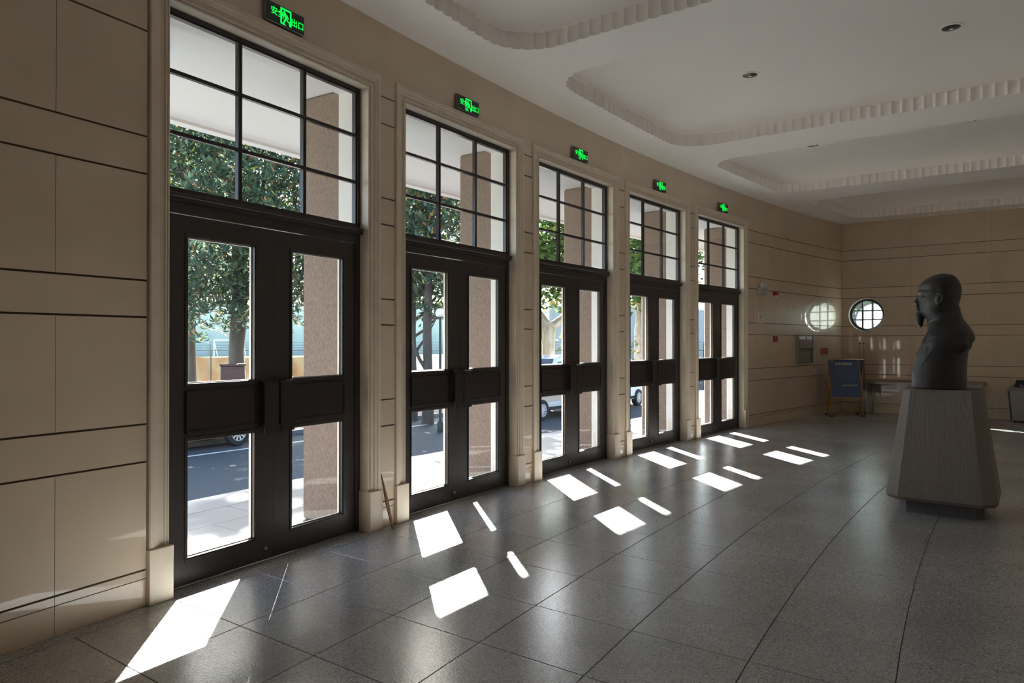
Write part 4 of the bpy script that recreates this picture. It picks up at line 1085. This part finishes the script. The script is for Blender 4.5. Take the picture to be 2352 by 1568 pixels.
# skull: lofted from profile
SK = [(1.70, .125, -.085, .085), (1.74, .150, -.108, .105), (1.78, .172, -.114, .118), (1.82, .185, -.118, .128), (1.86, .190, -.126, .135), (1.90, .193, -.136, .140), (1.94, .190, -.143, .143), (1.965, .198, -.144, .144), (1.985, .196, -.144, .145), (2.01, .190, -.140, .144), (2.03, .184, -.134, .140), (2.053, .166, -.124, .131), (2.08, .136, -.108, .113), (2.10, .103, -.088, .090), (2.115, .070, -.060, .062), (2.124, .035, -.015, .03)]
# the face is one displaced surface: (angle from straight ahead in degrees, height, spread in angle, spread in height, push along the radius)
FACE = [(27, 1.925, 13, .013, -.020), (50, 1.90, 14, .028, .008), (28, 1.958, 24, .010, .018), (62, 1.80, 20, .040, .010), (24, 1.838, 7, .030, -.009),
        (0, 1.985, 16, .010, -.006), (40, 1.85, 12, .03, -.006), (80, 1.97, 14, .035, -.010), (18, 1.822, 14, .012, .006), (0, 1.76, 26, .03, .010), (95, 1.84, 16, .05, .004), (26, 1.912, 9, .006, .006)]
lo = []
NA = 96
for k in range(91):
    zz = 1.70+(2.124-1.70)*k/90; f, b, w = interp(SK, zz); cy, ry = (f+b)/2, (f-b)/2
    L = []
    for a in range(NA):
        t = 2*PI*a/NA; s_ = math.sin(t); c_ = math.cos(t)
        nar = 1-.24*max(0, s_)**1.5*(1 if zz < 1.95 else max(0, 1-(zz-1.95)/.12))
        x, y = w*c_*nar, cy+ry*s_
        ang = abs(math.degrees(math.atan2(x, y-.02))); d = 0
        for (a0, z0, sa, sz, amp) in FACE: d += amp*math.exp(-((ang-a0)/sa)**2-((zz-z0)/sz)**2)
        r_ = math.hypot(x, y-.02); L.append((x*(1+d/r_), .02+(y-.02)*(1+d/r_), zz-H0))
    lo.append(L)
B.loft(lo)
for sx in (-1, 1):
    el((sx*.045, .160, 1.925), (.020, .018, .013)); el((sx*.019, .203, 1.862), (.014, .019, .011))
    el((sx*.141, .020, 1.885), (.013, .026, .046), rx=.15)
B.loft([[(-.012, .175, 1.950-H0), (.012, .175, 1.950-H0), (.010, .196, 1.945-H0), (-.010, .196, 1.945-H0)], [(-.020, .165, 1.895-H0), (.020, .165, 1.895-H0), (.011, .219, 1.900-H0), (-.011, .219, 1.900-H0)], [(-.024, .165, 1.862-H0), (.024, .165, 1.862-H0), (.013, .238, 1.866-H0), (-.013, .238, 1.866-H0)], [(-.02, .165, 1.850-H0), (.02, .165, 1.850-H0), (.01, .226, 1.850-H0), (-.01, .226, 1.850-H0)]])
el((0, .196, 1.831), (.044, .026, .014)); el((0, .196, 1.813), (.032, .026, .008)); el((0, .194, 1.797), (.030, .022, .010))
B.tube([(0, .172, 1.790-H0), (0, .184, 1.745-H0), (0, .188, 1.705-H0), (0, .182, 1.668-H0), (0, .177, 1.640-H0)], [.030, .040, .036, .026, .010], 18)
# standing collar
ring_ = lambda cy, rx_, ry2, z0, sl: [(rx_*math.cos(2*PI*k/40), cy+ry2*math.sin(2*PI*k/40), z0-sl*(ry2*math.sin(2*PI*k/40))-H0) for k in range(40)]
B.loft([ring_(-.02, .165, .150, 1.625, .42), ring_(-.016, .135, .134, 1.665, .44), ring_(-.004, .129, .131, 1.715, .47), ring_(0, .128, .131, 1.758, .5)])
def surf_pt(z, ang, ins=0):
    f, b, w = interp(T, z); cy, ry = (f+b)/2-0, (f-b)/2-ins; w -= ins; ct, s_ = math.cos(ang), math.sin(ang); e_ = 2/2.5
    return (w*math.copysign(abs(ct)**e_, ct), cy+ry*math.copysign(abs(s_)**e_, s_), z-H0)
for sgn in (-1, 1):      # drapery folds of the jacket, running from the collar and armpit
    for path, r_ in (([(1.65, 118), (1.57, 122), (1.49, 128), (1.41, 136), (1.33, 146)], .022), ([(1.62, 132), (1.54, 138), (1.46, 146), (1.38, 152), (1.30, 150)], .020), ([(1.60, 108), (1.50, 112), (1.40, 118), (1.29, 128)], .018), ([(1.47, 166), (1.39, 160), (1.31, 148), (1.24, 134)], .020), ([(1.36, 112), (1.27, 120), (1.19, 132), (1.13, 148)], .018), ([(1.27, 104), (1.18, 109), (1.11, 118)], .015)):
        n = len(path); pts = []
        for (zz, ad) in path:
            p = surf_pt(zz, math.radians(ad), .012); pts.append((p[0] if sgn < 0 else -p[0], p[1], p[2]))
        B.tube(pts, [r_*.5]+[r_]*(n-2)+[r_*.4], 10)
fig = B.build('figure', 'statue', bs)
rm = fig.modifiers.new('remesh', 'REMESH'); rm.mode = 'VOXEL'; rm.voxel_size = .0055; rm.use_smooth_shade = True
sm_ = fig.modifiers.new('smooth', 'SMOOTH'); sm_.factor = .5; sm_.iterations = 9
# ear shells, collar, folds, placket and buttons
for sx in (-1, 1):
    e_ = MB()
    pts = [(sx*.152, .040, 1.925-H0), (sx*.162, .020, 1.937-H0), (sx*.168, -.004, 1.925-H0), (sx*.168, -.012, 1.895-H0), (sx*.163, .004, 1.862-H0), (sx*.156, .026, 1.842-H0), (sx*.150, .036, 1.850-H0)]
    e_.tube(pts, [.008, .012, .013, .013, .012, .013, .008], 12); e_.build('ear', 'statue', bs, smooth=True)
def surf_y(z, x, side=1):
    f, b, w = interp(T, z); cy, ry = (f+b)/2, (f-b)/2; e_ = 2.5
    t = max(0, 1-abs(x/w)**e_)**(1/e_); return cy+side*ry*t
m = MB()
m.tube([(0.012, surf_y(zz, .012)+.002, zz-H0) for zz in (1.10, 1.2, 1.3, 1.4, 1.5, 1.6, 1.66)], .006, 6); m.build('placket', 'statue', bs, smooth=True)
for zz in (1.26, 1.40, 1.52, 1.63):
    MB().ell((-.004, surf_y(zz, 0)+.004, zz-H0), (.013, .008, .013), 12, 8).build('button', 'statue', bs, smooth=True)
